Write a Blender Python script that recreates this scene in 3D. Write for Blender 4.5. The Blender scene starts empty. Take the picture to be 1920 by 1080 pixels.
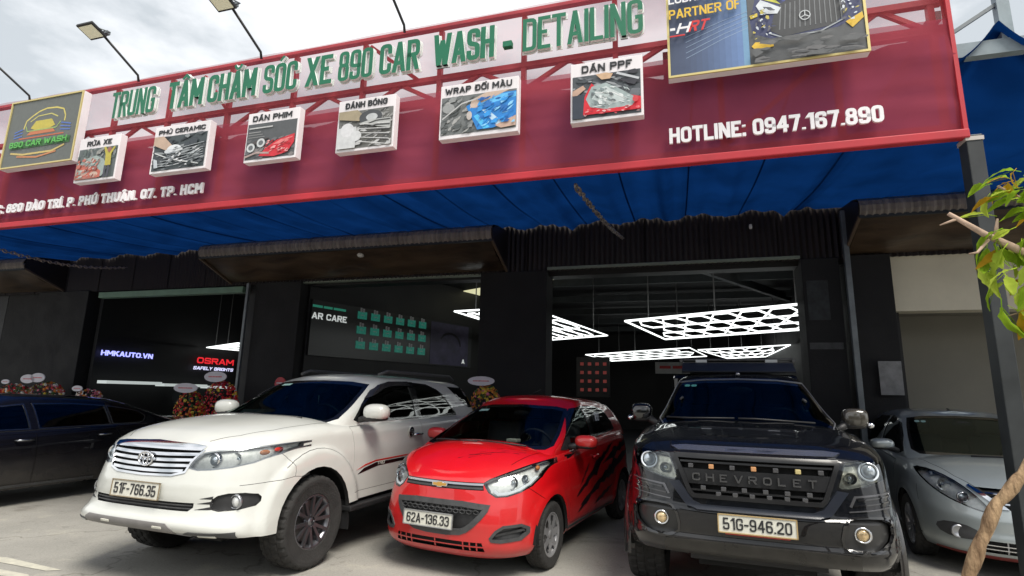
import bpy, bmesh, math, random
from mathutils import Vector, Matrix
from mathutils.bvhtree import BVHTree
random.seed(7)
R = math.radians
SC = bpy.context.scene
COL = SC.collection
# ---------------------------------------------------------------- camera
PITCH, ROLL, CAMH, FPX = R(11.05), R(-1.27), 1.50, 1029.0
cp, sp, cr, sr = math.cos(PITCH), math.sin(PITCH), math.cos(ROLL), math.sin(ROLL)
r0, u0, fw = Vector((1, 0, 0)), Vector((0, -sp, cp)), Vector((0, cp, sp))
rt, up = r0*cr - u0*sr, r0*sr + u0*cr
cam = bpy.data.cameras.new('camera')
cam.sensor_width = 36; cam.lens = FPX/1920*36; cam.clip_start = 0.05; cam.clip_end = 2000
co = bpy.data.objects.new('camera', cam); COL.objects.link(co)
mw = Matrix((rt, up, -fw)).transposed().to_4x4(); mw.translation = (0, 0, CAMH)
co.matrix_world = mw
SC.camera = co
# ---------------------------------------------------------------- light
SUN_EL, SUN_AZ = R(58), R(148)      # direction the sun stands in, azimuth clockwise from +Y
wd = bpy.data.worlds.new('World'); SC.world = wd; wd.use_nodes = True
nt = wd.node_tree; nt.nodes.clear()
def nn(t, typ, **k):
    n = t.nodes.new(typ)
    for a, b in k.items(): setattr(n, a, b)
    return n
sky = nn(nt, 'ShaderNodeTexSky', sky_type='NISHITA', sun_disc=False, sun_elevation=SUN_EL, sun_rotation=SUN_AZ)
sky.air_density = 1.2; sky.dust_density = 3.0
bg1 = nn(nt, 'ShaderNodeBackground'); bg1.inputs[1].default_value = 0.10
nt.links.new(sky.outputs[0], bg1.inputs[0])
tc = nn(nt, 'ShaderNodeTexCoord')
mp = nn(nt, 'ShaderNodeMapping'); mp.inputs['Scale'].default_value = (1, 1, 2.2)
n1 = nn(nt, 'ShaderNodeTexNoise'); n1.inputs['Scale'].default_value = 2.1; n1.inputs['Detail'].default_value = 8; n1.inputs['Roughness'].default_value = .55
rp = nn(nt, 'ShaderNodeValToRGB')
rp.color_ramp.elements[0].position = .42; rp.color_ramp.elements[0].color = (.40, .425, .44, 1)
rp.color_ramp.elements[1].position = .56; rp.color_ramp.elements[1].color = (.74, .745, .75, 1)
bg2 = nn(nt, 'ShaderNodeBackground'); bg2.inputs[1].default_value = 0.9
mxs = nn(nt, 'ShaderNodeMixShader'); mxs.inputs[0].default_value = .88
wo = nn(nt, 'ShaderNodeOutputWorld')
L = nt.links.new
L(tc.outputs['Generated'], mp.inputs[0]); L(mp.outputs[0], n1.inputs[0]); L(n1.outputs[0], rp.inputs[0]); L(rp.outputs[0], bg2.inputs[0])
L(bg1.outputs[0], mxs.inputs[1]); L(bg2.outputs[0], mxs.inputs[2]); L(mxs.outputs[0], wo.inputs[0])
sl = bpy.data.lights.new('sun', 'SUN'); sl.energy = 2.1; sl.angle = R(26); sl.color = (1, .95, .87)
so = bpy.data.objects.new('sun', sl); COL.objects.link(so)
sd = Vector((math.sin(SUN_AZ)*math.cos(SUN_EL), math.cos(SUN_AZ)*math.cos(SUN_EL), math.sin(SUN_EL)))
so.rotation_euler = sd.to_track_quat('Z', 'Y').to_euler(); so.location = (6, -10, 14)
VS = SC.view_settings
VS.view_transform = 'Standard'; VS.look = 'None'; VS.gamma = 1; VS.exposure = 1.0
SC.cycles.max_bounces = 8; SC.cycles.transparent_max_bounces = 16; SC.cycles.glossy_bounces = 4
SC.cycles.sample_clamp_indirect = 4; SC.cycles.caustics_reflective = False; SC.cycles.caustics_refractive = False
# ---------------------------------------------------------------- frames
FY = R(-16.8)                       # heading of the shop front
FS = Vector((math.cos(FY), math.sin(FY), 0)); FT = Vector((-math.sin(FY), math.cos(FY), 0))
def W(s, t, z): return FS*s + FT*t + Vector((0, 0, z))
# ---------------------------------------------------------------- materials
MATS = {}
def mat(name, col, rough=.6, metal=0, coat=0, noise=0, nscale=6, bump=0, bscale=40, emit=None, es=1, trans=None, spec=.5, col2=None, stretch=None, coatr=.03):
    if name in MATS: return MATS[name]
    m = bpy.data.materials.new(name); m.use_nodes = True; t = m.node_tree; b = t.nodes['Principled BSDF']
    b.inputs['Base Color'].default_value = (*col, 1); b.inputs['Roughness'].default_value = rough
    b.inputs['Metallic'].default_value = metal; b.inputs['Coat Weight'].default_value = coat
    b.inputs['Coat Roughness'].default_value = coatr; b.inputs['Specular IOR Level'].default_value = spec
    if emit: b.inputs['Emission Color'].default_value = (*emit, 1); b.inputs['Emission Strength'].default_value = es
    if noise or bump or col2:
        c = nn(t, 'ShaderNodeTexCoord'); mp = nn(t, 'ShaderNodeMapping')
        if stretch: mp.inputs['Scale'].default_value = stretch
        t.links.new(c.outputs['Object'], mp.inputs[0])
        if noise or col2:
            n = nn(t, 'ShaderNodeTexNoise'); n.inputs['Scale'].default_value = nscale; n.inputs['Detail'].default_value = 6; n.inputs['Roughness'].default_value = .6
            r = nn(t, 'ShaderNodeValToRGB'); r.color_ramp.elements[0].position = .3; r.color_ramp.elements[1].position = .7
            c2 = col2 or tuple(min(1, v*(1+noise)) for v in col); c1 = col if col2 else tuple(v*(1-noise) for v in col)
            r.color_ramp.elements[0].color = (*c1, 1); r.color_ramp.elements[1].color = (*c2, 1)
            t.links.new(mp.outputs[0], n.inputs[0]); t.links.new(n.outputs[0], r.inputs[0]); t.links.new(r.outputs[0], b.inputs['Base Color'])
            rr = nn(t, 'ShaderNodeMapRange'); rr.inputs['To Min'].default_value = max(0, rough*.8); rr.inputs['To Max'].default_value = min(1, rough*1.25+.01)
            t.links.new(n.outputs[0], rr.inputs[0]); t.links.new(rr.outputs[0], b.inputs['Roughness'])
        if bump:
            n2 = nn(t, 'ShaderNodeTexNoise'); n2.inputs['Scale'].default_value = bscale; n2.inputs['Detail'].default_value = 4
            bp = nn(t, 'ShaderNodeBump'); bp.inputs['Strength'].default_value = bump; bp.inputs['Distance'].default_value = .02
            t.links.new(mp.outputs[0], n2.inputs[0]); t.links.new(n2.outputs[0], bp.inputs['Height']); t.links.new(bp.outputs[0], b.inputs['Normal'])
    if trans:   # (transparent colour, transparent share)
        o = t.nodes['Material Output']; tr = nn(t, 'ShaderNodeBsdfTransparent'); tr.inputs[0].default_value = (*trans[0], 1)
        mx = nn(t, 'ShaderNodeMixShader'); mx.inputs[0].default_value = trans[1]
        t.links.new(b.outputs[0], mx.inputs[1]); t.links.new(tr.outputs[0], mx.inputs[2]); t.links.new(mx.outputs[0], o.inputs[0])
    MATS[name] = m; return m
def glass(name, tint, refl=(.9, .95, 1), base=.06, rough=.0):
    """window glass: tinted see-through with a mirror share that follows the view angle"""
    if name in MATS: return MATS[name]
    m = bpy.data.materials.new(name); m.use_nodes = True; t = m.node_tree; t.nodes.clear()
    tr = nn(t, 'ShaderNodeBsdfTransparent'); tr.inputs[0].default_value = (*tint, 1)
    gl = nn(t, 'ShaderNodeBsdfGlossy'); gl.inputs[0].default_value = (*refl, 1); gl.inputs['Roughness'].default_value = rough
    fr = nn(t, 'ShaderNodeFresnel'); fr.inputs[0].default_value = 1.5
    ad = nn(t, 'ShaderNodeMath', operation='ADD'); ad.inputs[1].default_value = base
    mx = nn(t, 'ShaderNodeMixShader'); o = nn(t, 'ShaderNodeOutputMaterial')
    t.links.new(fr.outputs[0], ad.inputs[0]); t.links.new(ad.outputs[0], mx.inputs[0]); t.links.new(tr.outputs[0], mx.inputs[1]); t.links.new(gl.outputs[0], mx.inputs[2]); t.links.new(mx.outputs[0], o.inputs[0])
    MATS[name] = m; return m
def cloth(name, col, translu=.5, openv=0, rough=.8, noise=.12, nscale=3):
    """thin fabric: diffuse + translucent, optionally partly open like a net"""
    if name in MATS: return MATS[name]
    m = bpy.data.materials.new(name); m.use_nodes = True; t = m.node_tree; t.nodes.clear()
    c = nn(t, 'ShaderNodeTexCoord'); n = nn(t, 'ShaderNodeTexNoise'); n.inputs['Scale'].default_value = nscale; n.inputs['Detail'].default_value = 5
    r = nn(t, 'ShaderNodeValToRGB'); r.color_ramp.elements[0].position = .3; r.color_ramp.elements[1].position = .7
    r.color_ramp.elements[0].color = (*[v*(1-noise) for v in col], 1); r.color_ramp.elements[1].color = (*[v*(1+noise) for v in col], 1)
    d = nn(t, 'ShaderNodeBsdfDiffuse'); tl = nn(t, 'ShaderNodeBsdfTranslucent'); mx = nn(t, 'ShaderNodeMixShader'); mx.inputs[0].default_value = translu
    o = nn(t, 'ShaderNodeOutputMaterial')
    t.links.new(c.outputs['Object'], n.inputs[0]); t.links.new(n.outputs[0], r.inputs[0]); t.links.new(r.outputs[0], d.inputs[0]); t.links.new(r.outputs[0], tl.inputs[0])
    t.links.new(d.outputs[0], mx.inputs[1]); t.links.new(tl.outputs[0], mx.inputs[2]); last = mx
    if openv:
        tr = nn(t, 'ShaderNodeBsdfTransparent'); m2 = nn(t, 'ShaderNodeMixShader'); m2.inputs[0].default_value = openv
        t.links.new(mx.outputs[0], m2.inputs[1]); t.links.new(tr.outputs[0], m2.inputs[2]); last = m2
    t.links.new(last.outputs[0], o.inputs[0]); MATS[name] = m; return m
# ---------------------------------------------------------------- objects
def tag(o, label=None, cat=None, group=None, kind=None):
    if label: o['label'] = label
    if cat: o['category'] = cat
    if group: o['group'] = group
    if kind: o['kind'] = kind
    return o
def empty(name, loc, rz=0, label=None, cat=None, group=None):
    o = bpy.data.objects.new(name, None); COL.objects.link(o); o.empty_display_size = .1
    o.location = loc; o.rotation_euler = (0, 0, rz); return tag(o, label, cat, group)
def fthing(name, s, t, z, label, cat, group=None): return empty(name, W(s, t, z), FY, label, cat, group)
class MB:
    """collects simple solids into one mesh"""
    def __init__(self): self.v = []; self.f = []; self.m = []; self.sm = []
    def add(self, vs, fs, mi=0, smooth=False):
        n = len(self.v); self.v += [tuple(v) for v in vs]
        for f in fs: self.f.append(tuple(n+i for i in f)); self.m.append(mi); self.sm.append(smooth)
        return self
    def box(self, c, s, rot=None, mi=0):
        x, y, z = [a/2 for a in s]
        vs = [Vector((a*x, b*y, d*z)) for a in (-1, 1) for b in (-1, 1) for d in (-1, 1)]
        if rot is not None: vs = [rot @ v for v in vs]
        c = Vector(c); return self.add([v+c for v in vs], [(0, 1, 3, 2), (4, 6, 7, 5), (0, 4, 5, 1), (2, 3, 7, 6), (0, 2, 6, 4), (1, 5, 7, 3)], mi)
    def bar(self, p, q, w, h, mi=0, upv=(0, 0, 1)):
        p, q = Vector(p), Vector(q); d = (q-p); l = d.length; d.normalize(); u = Vector(upv)
        if abs(d.dot(u)) > .95: u = Vector((0, 1, 0))
        a = d.cross(u).normalized(); b = a.cross(d)
        M = Matrix((a, d, b)).transposed(); return self.box((p+q)/2, (w, l, h), M, mi)
    def tube(self, pts, r, n=8, mi=0, cap=True, smooth=True):
        pts = [Vector(p) for p in pts]; rs = r if isinstance(r, (list, tuple)) else [r]*len(pts)
        vs = []; a = None
        for i, p in enumerate(pts):
            d = (pts[min(i+1, len(pts)-1)] - pts[max(i-1, 0)]).normalized()
            if a is None: a = d.orthogonal().normalized()
            a = (a - d*a.dot(d)).normalized(); b = d.cross(a)
            for k in range(n):
                t = 2*math.pi*k/n; vs.append(p + (a*math.cos(t)+b*math.sin(t))*rs[i])
        fs = [(i*n+k, i*n+(k+1) % n, (i+1)*n+(k+1) % n, (i+1)*n+k) for i in range(len(pts)-1) for k in range(n)]
        self.add(vs, fs, mi, smooth)
        if cap: m = len(self.v)-len(vs); self.f += [tuple(m+k for k in range(n))[::-1], tuple(m+(len(pts)-1)*n+k for k in range(n))]; self.m += [mi]*2; self.sm += [False]*2
        return self
    def lathe(self, prof, n=24, axis='z', c=(0, 0, 0), mi=0, smooth=True, M=None):
        """prof: (radius, height) pairs round an axis"""
        vs = []
        for k in range(n):
            t = 2*math.pi*k/n
            for r, h in prof:
                x, y = r*math.cos(t), r*math.sin(t)
                p = {'z': Vector((x, y, h)), 'y': Vector((x, h, y)), 'x': Vector((h, x, y))}[axis]
                if M is not None: p = M @ p
                vs.append(p+Vector(c))
        m = len(prof)
        return self.add(vs, [(k*m+j, ((k+1) % n)*m+j, ((k+1) % n)*m+j+1, k*m+j+1) for k in range(n) for j in range(m-1)], mi, smooth)
    def prism(self, poly, plane, d0, d1, mi=0, mi_side=None):
        """poly in 2D, extruded: plane 'xz' along y, 'yz' along x, 'xy' along z"""
        def P(a, b, d): return {'xz': (a, d, b), 'yz': (d, a, b), 'xy': (a, b, d)}[plane]
        n = len(poly); vs = [P(a, b, d0) for a, b in poly]+[P(a, b, d1) for a, b in poly]
        self.add(vs, [tuple(range(n))[::-1], tuple(range(n, 2*n))], mi)
        self.add(vs, [(i, (i+1) % n, n+(i+1) % n, n+i) for i in range(n)], mi if mi_side is None else mi_side)
        return self
    def grid(self, rows, mi=0, smooth=True, close=False):
        m = len(rows[0]); vs = [p for r in rows for p in r]; n = len(rows)
        return self.add(vs, [(i*m+j, i*m+(j+1) % m, (i+1)*m+(j+1) % m, (i+1)*m+j) for i in range(n-1) for j in range(m if close else m-1)], mi, smooth)
    def mesh(self, name, mats):
        me = bpy.data.meshes.new(name); me.from_pydata(self.v, [], self.f)
        for m in (mats if isinstance(mats, (list, tuple)) else [mats]): me.materials.append(m)
        me.polygons.foreach_set('material_index', self.m); me.polygons.foreach_set('use_smooth', self.sm); me.update(); return me
    def build(self, name, mats, parent=None, loc=None, bevel=0, recalc=True):
        me = self.mesh(name, mats)
        if recalc:
            b = bmesh.new(); b.from_mesh(me); bmesh.ops.recalc_face_normals(b, faces=b.faces); b.to_mesh(me); b.free()
        return link(name, me, parent, loc, bevel)
def link(name, me, parent=None, loc=None, bevel=0):
    o = bpy.data.objects.new(name, me); COL.objects.link(o)
    if parent: o.parent = parent
    if loc is not None: o.location = loc
    if bevel:
        b = o.modifiers.new('bevel', 'BEVEL'); b.width = bevel; b.segments = 2; b.limit_method = 'ANGLE'; b.harden_normals = False
    return o
def copy_tree(o, parent=None):
    c = o.copy(); COL.objects.link(c); c.parent = parent
    for ch in list(o.children): copy_tree(ch, c)
    return c
def noisy(x, y, z, f=1.): 
    from mathutils import noise
    return noise.noise(Vector((x*f, y*f, z*f)))
# ---------------------------------------------------------------- block lettering made of strokes
# glyph: width, strokes; a stroke is 'c' closed / 'o' open followed by points x,y on a 0..1 grid, r marks a rounded corner
def _st(s):
    out = []
    for part in s.split('|'):
        k, *ps = part.split(); out.append((k == 'c', [(float(p.split(',')[0]), float(p.split(',')[1].rstrip('r')), p.endswith('r')) for p in ps]))
    return out
GL = {k: (w, _st(s)) for k, w, s in [
 ('A', .60, 'o 0,0 .5,1 1,0|o .2,.27 .8,.27'), ('B', .52, 'c 0,0 1,0r 1,.53r 0,.53|c 0,.53 .94,.53r .94,1r 0,1'), ('C', .52, 'o 1,.68 1,1r 0,1r 0,0r 1,0r 1,.32'), ('D', .54, 'c 0,0 1,0r 1,1r 0,1'),
 ('E', .46, 'o 1,1 0,1 0,0 1,0|o 0,.52 .85,.52'), ('F', .45, 'o 1,1 0,1 0,0|o 0,.50 .85,.50'), ('G', .54, 'o 1,.70 1,1r 0,1r 0,0r 1,0r 1,.48 .5,.48'), ('H', .54, 'o 0,0 0,1|o 1,0 1,1|o 0,.52 1,.52'),
 ('I', .0, 'o 0,0 0,1'), ('K', .54, 'o 0,0 0,1|o 1,1 .12,.45|o .35,.60 1,0'), ('L', .44, 'o 0,1 0,0 1,0'), ('M', .70, 'o 0,0 0,1 .5,.25 1,1 1,0'), ('N', .56, 'o 0,0 0,1 1,0 1,1'), ('O', .54, 'c 0,0r 1,0r 1,1r 0,1r'),
 ('P', .52, 'o 0,0 0,1 1,1r 1,.46r 0,.46'), ('Q', .54, 'c 0,0r 1,0r 1,1r 0,1r|o .6,.25 1.05,-.1'), ('R', .54, 'o 0,0 0,1 1,1r 1,.50r 0,.50|o .55,.50 1,0'), ('S', .52, 'o 1,.72 1,1r 0,1r 0,.53r 1,.47r 1,0r 0,0r 0,.28'),
 ('T', .52, 'o 0,1 1,1|o .5,1 .5,0'), ('U', .54, 'o 0,1 0,0r 1,0r 1,1'), ('V', .58, 'o 0,1 .5,0 1,1'), ('W', .86, 'o 0,1 .25,0 .5,.85 .75,0 1,1'), ('X', .56, 'o 0,0 1,1|o 0,1 1,0'), ('Y', .56, 'o 0,1 .5,.45 1,1|o .5,.45 .5,0'),
 ('0', .50, 'c 0,0r 1,0r 1,1r 0,1r'), ('1', .26, 'o 0,.78 1,1 1,0'), ('2', .50, 'o 0,.72 0,1r 1,1r 1,.58r 0,.12 0,0 1,0'), ('3', .50, 'o 0,.76 0,1r 1,1r 1,.53r .35,.53|o .5,.53 1,.53r 1,0r 0,0r 0,.26'), ('4', .54, 'o .78,0 .78,1 0,.30 1,.30'),
 ('5', .50, 'o .95,1 .05,1 0,.50 1,.58r 1,0r 0,0r 0,.24'), ('6', .50, 'o 1,.76 1,1r 0,1r 0,0r 1,0r 1,.55r 0,.55'), ('7', .50, 'o 0,1 1,1 .35,0'), ('8', .50, 'c 0,0r 1,0r 1,.53r 0,.53r|c .05,.53r .95,.53r .95,1r .05,1r'), ('9', .50, 'o 0,.24 0,0r 1,0r 1,1r 0,1r 0,.45r 1,.45'),
 ('-', .26, 'o 0,.46 1,.46'), ('.', .0, 'o 0,-.07 0,.07'), (',', .0, 'o .0,-.16 0,.07'), (':', .0, 'o 0,-.0 0,.14|o 0,.62 0,.76')]}
GL['Đ'] = (.60, _st('c .1,0 1,0r 1,1r .1,1|o -.12,.52 .42,.52'))
ACC = {'acute': 'o .35,1.22 .75,1.40', 'grave': 'o .65,1.22 .25,1.40', 'circ': 'o .12,1.20 .5,1.36 .88,1.20', 'breve': 'o .12,1.38 .3,1.22r .7,1.22r .88,1.38', 'hook': 'o .4,1.44 .66,1.42r .66,1.30r .5,1.22', 'dot': 'o .5,-.26 .5,-.18', 'horn': 'o 1.0,1.0 1.28,1.14', 'circhook': 'o .12,1.20 .5,1.36 .88,1.20|o .85,1.52 1.08,1.50r 1.05,1.38'}
for ch, b, a in (('Á', 'A', 'acute'), ('À', 'A', 'grave'), ('Â', 'A', 'circ'), ('Ă', 'A', 'breve'), ('Ủ', 'U', 'hook'), ('Ú', 'U', 'acute'), ('Ư', 'U', 'horn'), ('Ó', 'O', 'acute'), ('Í', 'I', 'acute'), ('Ổ', 'O', 'circhook')): GL[ch] = (GL[b][0], GL[b][1]+[(c, p, 'a') for c, p in _st(ACC[a])])
GL['Ử'] = (GL['U'][0], GL['U'][1]+[(c, p, 'a') for c, p in _st(ACC['horn']+'|'+ACC['hook'])])
GL['Ừ'] = (GL['U'][0], GL['U'][1]+[(c, p, 'a') for c, p in _st(ACC['horn']+'|'+ACC['grave'])])
GL['Ậ'] = (GL['A'][0], GL['A'][1]+[(c, p, 'a') for c, p in _st(ACC['circ']+'|'+ACC['dot'])])
def glyph_mesh(m, ch, x0, sx, h, t, dep, y0=0., shear=0., mi=0, mside=None, out=0.):
    """adds one glyph: cap height h, stroke t, horizontal scale sx; returns the advance width"""
    w, strokes = GL[ch]; iw = max(0, w*h*sx-0); ih = h-t; k = 0; tx = t*min(1.0, max(.55, sx))
    tot = iw+tx
    segs = []
    for stt in strokes:      # sharp corners part a stroke in two
        pts = stt[1]; cur = [pts[0]]
        if stt[0]: segs.append(stt); continue
        for i in range(1, len(pts)):
            cur.append(pts[i])
            if i < len(pts)-1 and not pts[i][2]:
                u = Vector((pts[i][0]-pts[i-1][0], pts[i][1]-pts[i-1][1])); v = Vector((pts[i+1][0]-pts[i][0], pts[i+1][1]-pts[i][1]))
                if abs(u.x*v.y-u.y*v.x) > 1e-6 and (abs(u.x) > .02 and abs(u.y) > .02 or abs(v.x) > .02 and abs(v.y) > .02): segs.append((False, cur)+tuple(stt[2:])); cur = [pts[i]]
        segs.append((False, cur)+tuple(stt[2:]))
    for stt in segs:
        closed, pts = stt[0], stt[1]; acc = len(stt) > 2; tt = t*(.62 if acc else 1)
        P = [Vector((iw*p[0] if w else (0 if not acc else (p[0]-.5)*h*.35), ih*p[1] if not acc else ih*1.0+(p[1]-1.0)*h*.80*.9 if p[1] > 1 else h*p[1], 0)) for p in pts]; rd = [p[2] for p in pts]
        Q = []; n = len(P)
        for i, p in enumerate(P):
            if rd[i] and (closed or 0 < i < n-1):
                a, b = P[i-1]-p, P[(i+1) % n]-p; la, lb = a.length, b.length; r = min(.42*la, .42*lb, t*1.25) if min(la, lb) > 0 else 0
                q0, q2 = p+a.normalized()*r, p+b.normalized()*r
                for f in (0, .33, .67, 1): Q.append(q0*(1-f)**2+p*2*f*(1-f)+q2*f*f)
            else: Q.append(p)
        n = len(Q); hw = tt/2+out; Lf, Rt = [], []
        for i in range(n):
            dp = (Q[i]-Q[i-1]) if (i > 0 or closed) else (Q[1]-Q[0]); dn = (Q[(i+1) % n]-Q[i]) if (i < n-1 or closed) else (Q[i]-Q[i-1])
            dp.normalize(); dn.normalize(); n1, n2 = Vector((-dp.y, dp.x, 0)), Vector((-dn.y, dn.x, 0)); b = n1+n2; l2 = max(b.length_squared, .55); o = b*(2*hw/l2)
            e = Vector((0, 0, 0))
            if not closed and i in (0, n-1):
                g_ = pts[0] if i == 0 else pts[-1]; dd = -dn if i == 0 else dp
                if abs(dd.x) < .2: e = dd*(hw if g_[1] in (0, 1) else out)
                elif abs(dd.y) < .2: e = dd*(hw if g_[0] in (0, 1) else out)
                else: e = dd*hw*.6
            Lf.append(Q[i]+o+e); Rt.append(Q[i]-o+e)
        if n == 2 and not closed and not acc and abs(Q[1].x-Q[0].x) > 1e-4 and abs(Q[1].y-Q[0].y) > abs(Q[1].x-Q[0].x)*.5:
            d = Q[1]-Q[0]; hx = hw*d.length/abs(d.y)*(1 if d.y > 0 else -1); Lf, Rt = [], []
            for q, g_, sg_ in ((Q[0], pts[0], -1), (Q[1], pts[1], 1)):
                ey = math.copysign(hw if g_[1] in (0, 1) else 0, d.y*sg_); c = q+Vector((d.x/d.y*ey, ey, 0)); cx = min(max(c.x, min(Q[0].x, Q[1].x)), max(Q[0].x, Q[1].x)) if g_[1] in (0, 1) else c.x
                Lf.append(Vector((cx-hx, c.y, 0))); Rt.append(Vector((cx+hx, c.y, 0)))
        yy = y0-.00035*k; k += 1; N = n
        def T(p, y): zz = p.y+t/2; return (x0+tx/2+p.x+shear*zz, y, zz)
        vs = [T(p, yy-dep) for p in Lf]+[T(p, yy-dep) for p in Rt]+[T(p, yy+dep) for p in Lf]+[T(p, yy+dep) for p in Rt]
        rng = range(N if closed else N-1); F, S_ = [], []
        for i in rng:
            j = (i+1) % N; F += [(i, j, N+j, N+i), (2*N+i, 3*N+i, 3*N+j, 2*N+j)]; S_ += [(i, 2*N+i, 2*N+j, j), (N+i, N+j, 3*N+j, 3*N+i)]
        if not closed: S_ += [(0, N, 3*N, 2*N), (N-1, 3*N-1, 4*N-1, 2*N-1)]
        m.add(vs, F, mi); m.add(vs, S_, mi if mside is None else mside)
    return tot
def row_layout(body, w, h, t, gap):
    adv = lambda ch, sx: GL[ch][0]*h*sx+t*min(1.0, max(.55, sx)) if ch != ' ' else h*.30*sx
    lo, hi = .2, 5.
    for _ in range(40):
        sx = (lo+hi)/2; tot = sum(adv(c, sx) for c in body)+gap*h*sx*(len(body)-1)
        if tot < w: lo = sx
        else: hi = sx
    return sx, adv
def letter_row(name, body, w, h, m, parent, loc, gap=.10, m2=None, bold=None, extrude=.01, wt=.22, out=0., wf=.25, **k):
    t = min(h*wt, wf*w/len(body)); sx, adv = row_layout(body, w, h, t, gap); x = 0
    for ch in body:
        if ch != ' ':
            b = MB(); glyph_mesh(b, ch, 0, sx, h, t, extrude, 0, 0, 0, 1 if m2 else None, out)
            b.build(name, [m, m2] if m2 else m, parent, (loc[0]+x, loc[1], loc[2]), recalc=False)
        x += adv(ch, sx)+gap*h*sx
def text_mesh(body, w, h, bold=0., extrude=.01, shear=0., caps=.69, wt=.20, gap=.10):
    t = min(h*wt, .24*w/len(body)); sx, adv = row_layout(body, w, h, t, gap) if len(body) > 1 else (min(1.6, (w-t)/max(1e-6, GL[body][0]*h)) if GL[body][0] else 1, lambda c, s: 0); x = 0; b = MB()
    for ch in body:
        if ch != ' ': glyph_mesh(b, ch, x, sx, h, t, extrude, 0, shear)
        x += adv(ch, sx)+gap*h*sx
    return b.mesh('text', [])
def text_obj(name, body, w, h, m, parent, loc, rot=(0, 0, 0), **k):
    me = text_mesh(body, w, h, **k); me.materials.clear(); me.materials.append(m)
    o = link(name, me, parent, loc); o.rotation_euler = rot; return o
# ================================================================ the setting
def ground_mat(name, c1, c2, c3, scale=1.):
    m = bpy.data.materials.new(name); m.use_nodes = True; t = m.node_tree; b = t.nodes['Principled BSDF']; l = t.links.new
    c = nn(t, 'ShaderNodeTexCoord')
    def noi(s, d=8, r=.6):
        n = nn(t, 'ShaderNodeTexNoise'); n.inputs['Scale'].default_value = s*scale; n.inputs['Detail'].default_value = d; n.inputs['Roughness'].default_value = r; l(c.outputs['Object'], n.inputs[0]); return n
    def ramp(n, p0, p1, a, bb):
        r = nn(t, 'ShaderNodeValToRGB'); r.color_ramp.elements[0].position = p0; r.color_ramp.elements[1].position = p1; r.color_ramp.elements[0].color = (*a, 1); r.color_ramp.elements[1].color = (*bb, 1); l(n.outputs[0], r.inputs[0]); return r
    a = ramp(noi(.55), .35, .65, c1, c2)
    st = ramp(noi(1.7, 10, .7), .55, .72, (0, 0, 0), (1, 1, 1))
    m1 = nn(t, 'ShaderNodeMixRGB'); m1.inputs[2].default_value = (*c3, 1); l(st.outputs[0], m1.inputs[0]); l(a.outputs[0], m1.inputs[1])
    g = ramp(noi(55, 6, .75), .3, .7, (.78, .78, .78), (1.18, 1.18, 1.18))
    m2 = nn(t, 'ShaderNodeMixRGB', blend_type='MULTIPLY'); m2.inputs[0].default_value = 1; l(m1.outputs[0], m2.inputs[1]); l(g.outputs[0], m2.inputs[2])
    g3 = ramp(noi(5, 12, .8), .56, .66, (1, 1, 1), (.66, .65, .64))
    m3 = nn(t, 'ShaderNodeMixRGB', blend_type='MULTIPLY'); m3.inputs[0].default_value = 1; l(m2.outputs[0], m3.inputs[1]); l(g3.outputs[0], m3.inputs[2]); vc = nn(t, 'ShaderNodeTexVoronoi', feature='DISTANCE_TO_EDGE'); vc.inputs['Scale'].default_value = .42; mxv = nn(t, 'ShaderNodeVectorMath', operation='ADD'); wv = nn(t, 'ShaderNodeTexNoise'); wv.inputs['Scale'].default_value = 2.5; wv.inputs['Detail'].default_value = 6; l(c.outputs['Object'], wv.inputs[0])
    sv = nn(t, 'ShaderNodeVectorMath', operation='SCALE'); sv.inputs['Scale'].default_value = .55; l(wv.outputs['Color'], sv.inputs[0]); l(c.outputs['Object'], mxv.inputs[0]); l(sv.outputs[0], mxv.inputs[1]); l(mxv.outputs[0], vc.inputs[0])
    cr_ = ramp(vc, .0, .006, (.45, .44, .42), (1, 1, 1)); m4 = nn(t, 'ShaderNodeMixRGB', blend_type='MULTIPLY'); m4.inputs[0].default_value = .75; l(m3.outputs[0], m4.inputs[1]); l(cr_.outputs[0], m4.inputs[2])
    oil = ramp(noi(.9, 7, .62), .60, .70, (1, 1, 1), (.60, .58, .55)); m5 = nn(t, 'ShaderNodeMixRGB', blend_type='MULTIPLY'); m5.inputs[0].default_value = 1; l(m4.outputs[0], m5.inputs[1]); l(oil.outputs[0], m5.inputs[2]); l(m5.outputs[0], b.inputs['Base Color'])
    v = nn(t, 'ShaderNodeTexVoronoi', feature='DISTANCE_TO_EDGE'); v.inputs['Scale'].default_value = .35; l(c.outputs['Object'], v.inputs[0])
    bp = nn(t, 'ShaderNodeBump'); bp.inputs['Strength'].default_value = .5; bp.inputs['Distance'].default_value = .012; l(noi(26, 10, .8).outputs[0], bp.inputs['Height']); l(bp.outputs[0], b.inputs['Normal'])
    rr = nn(t, 'ShaderNodeMapRange'); rr.inputs['To Min'].default_value = .62; rr.inputs['To Max'].default_value = .95; l(noi(1.7, 10, .7).outputs[0], rr.inputs[0]); l(rr.outputs[0], b.inputs['Roughness'])
    return m
gm = ground_mat('concrete_yard', (.27, .262, .234), (.385, .37, .33), (.46, .435, .36))
m = MB(); N = 60
def gz(x, y): return 0.0
m.grid([[(-220+440*i/N, -220+440*j/N, 0) for i in range(N+1)] for j in range(N+1)], smooth=False)
g = m.build('ground', gm); tag(g, kind='structure')
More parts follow.
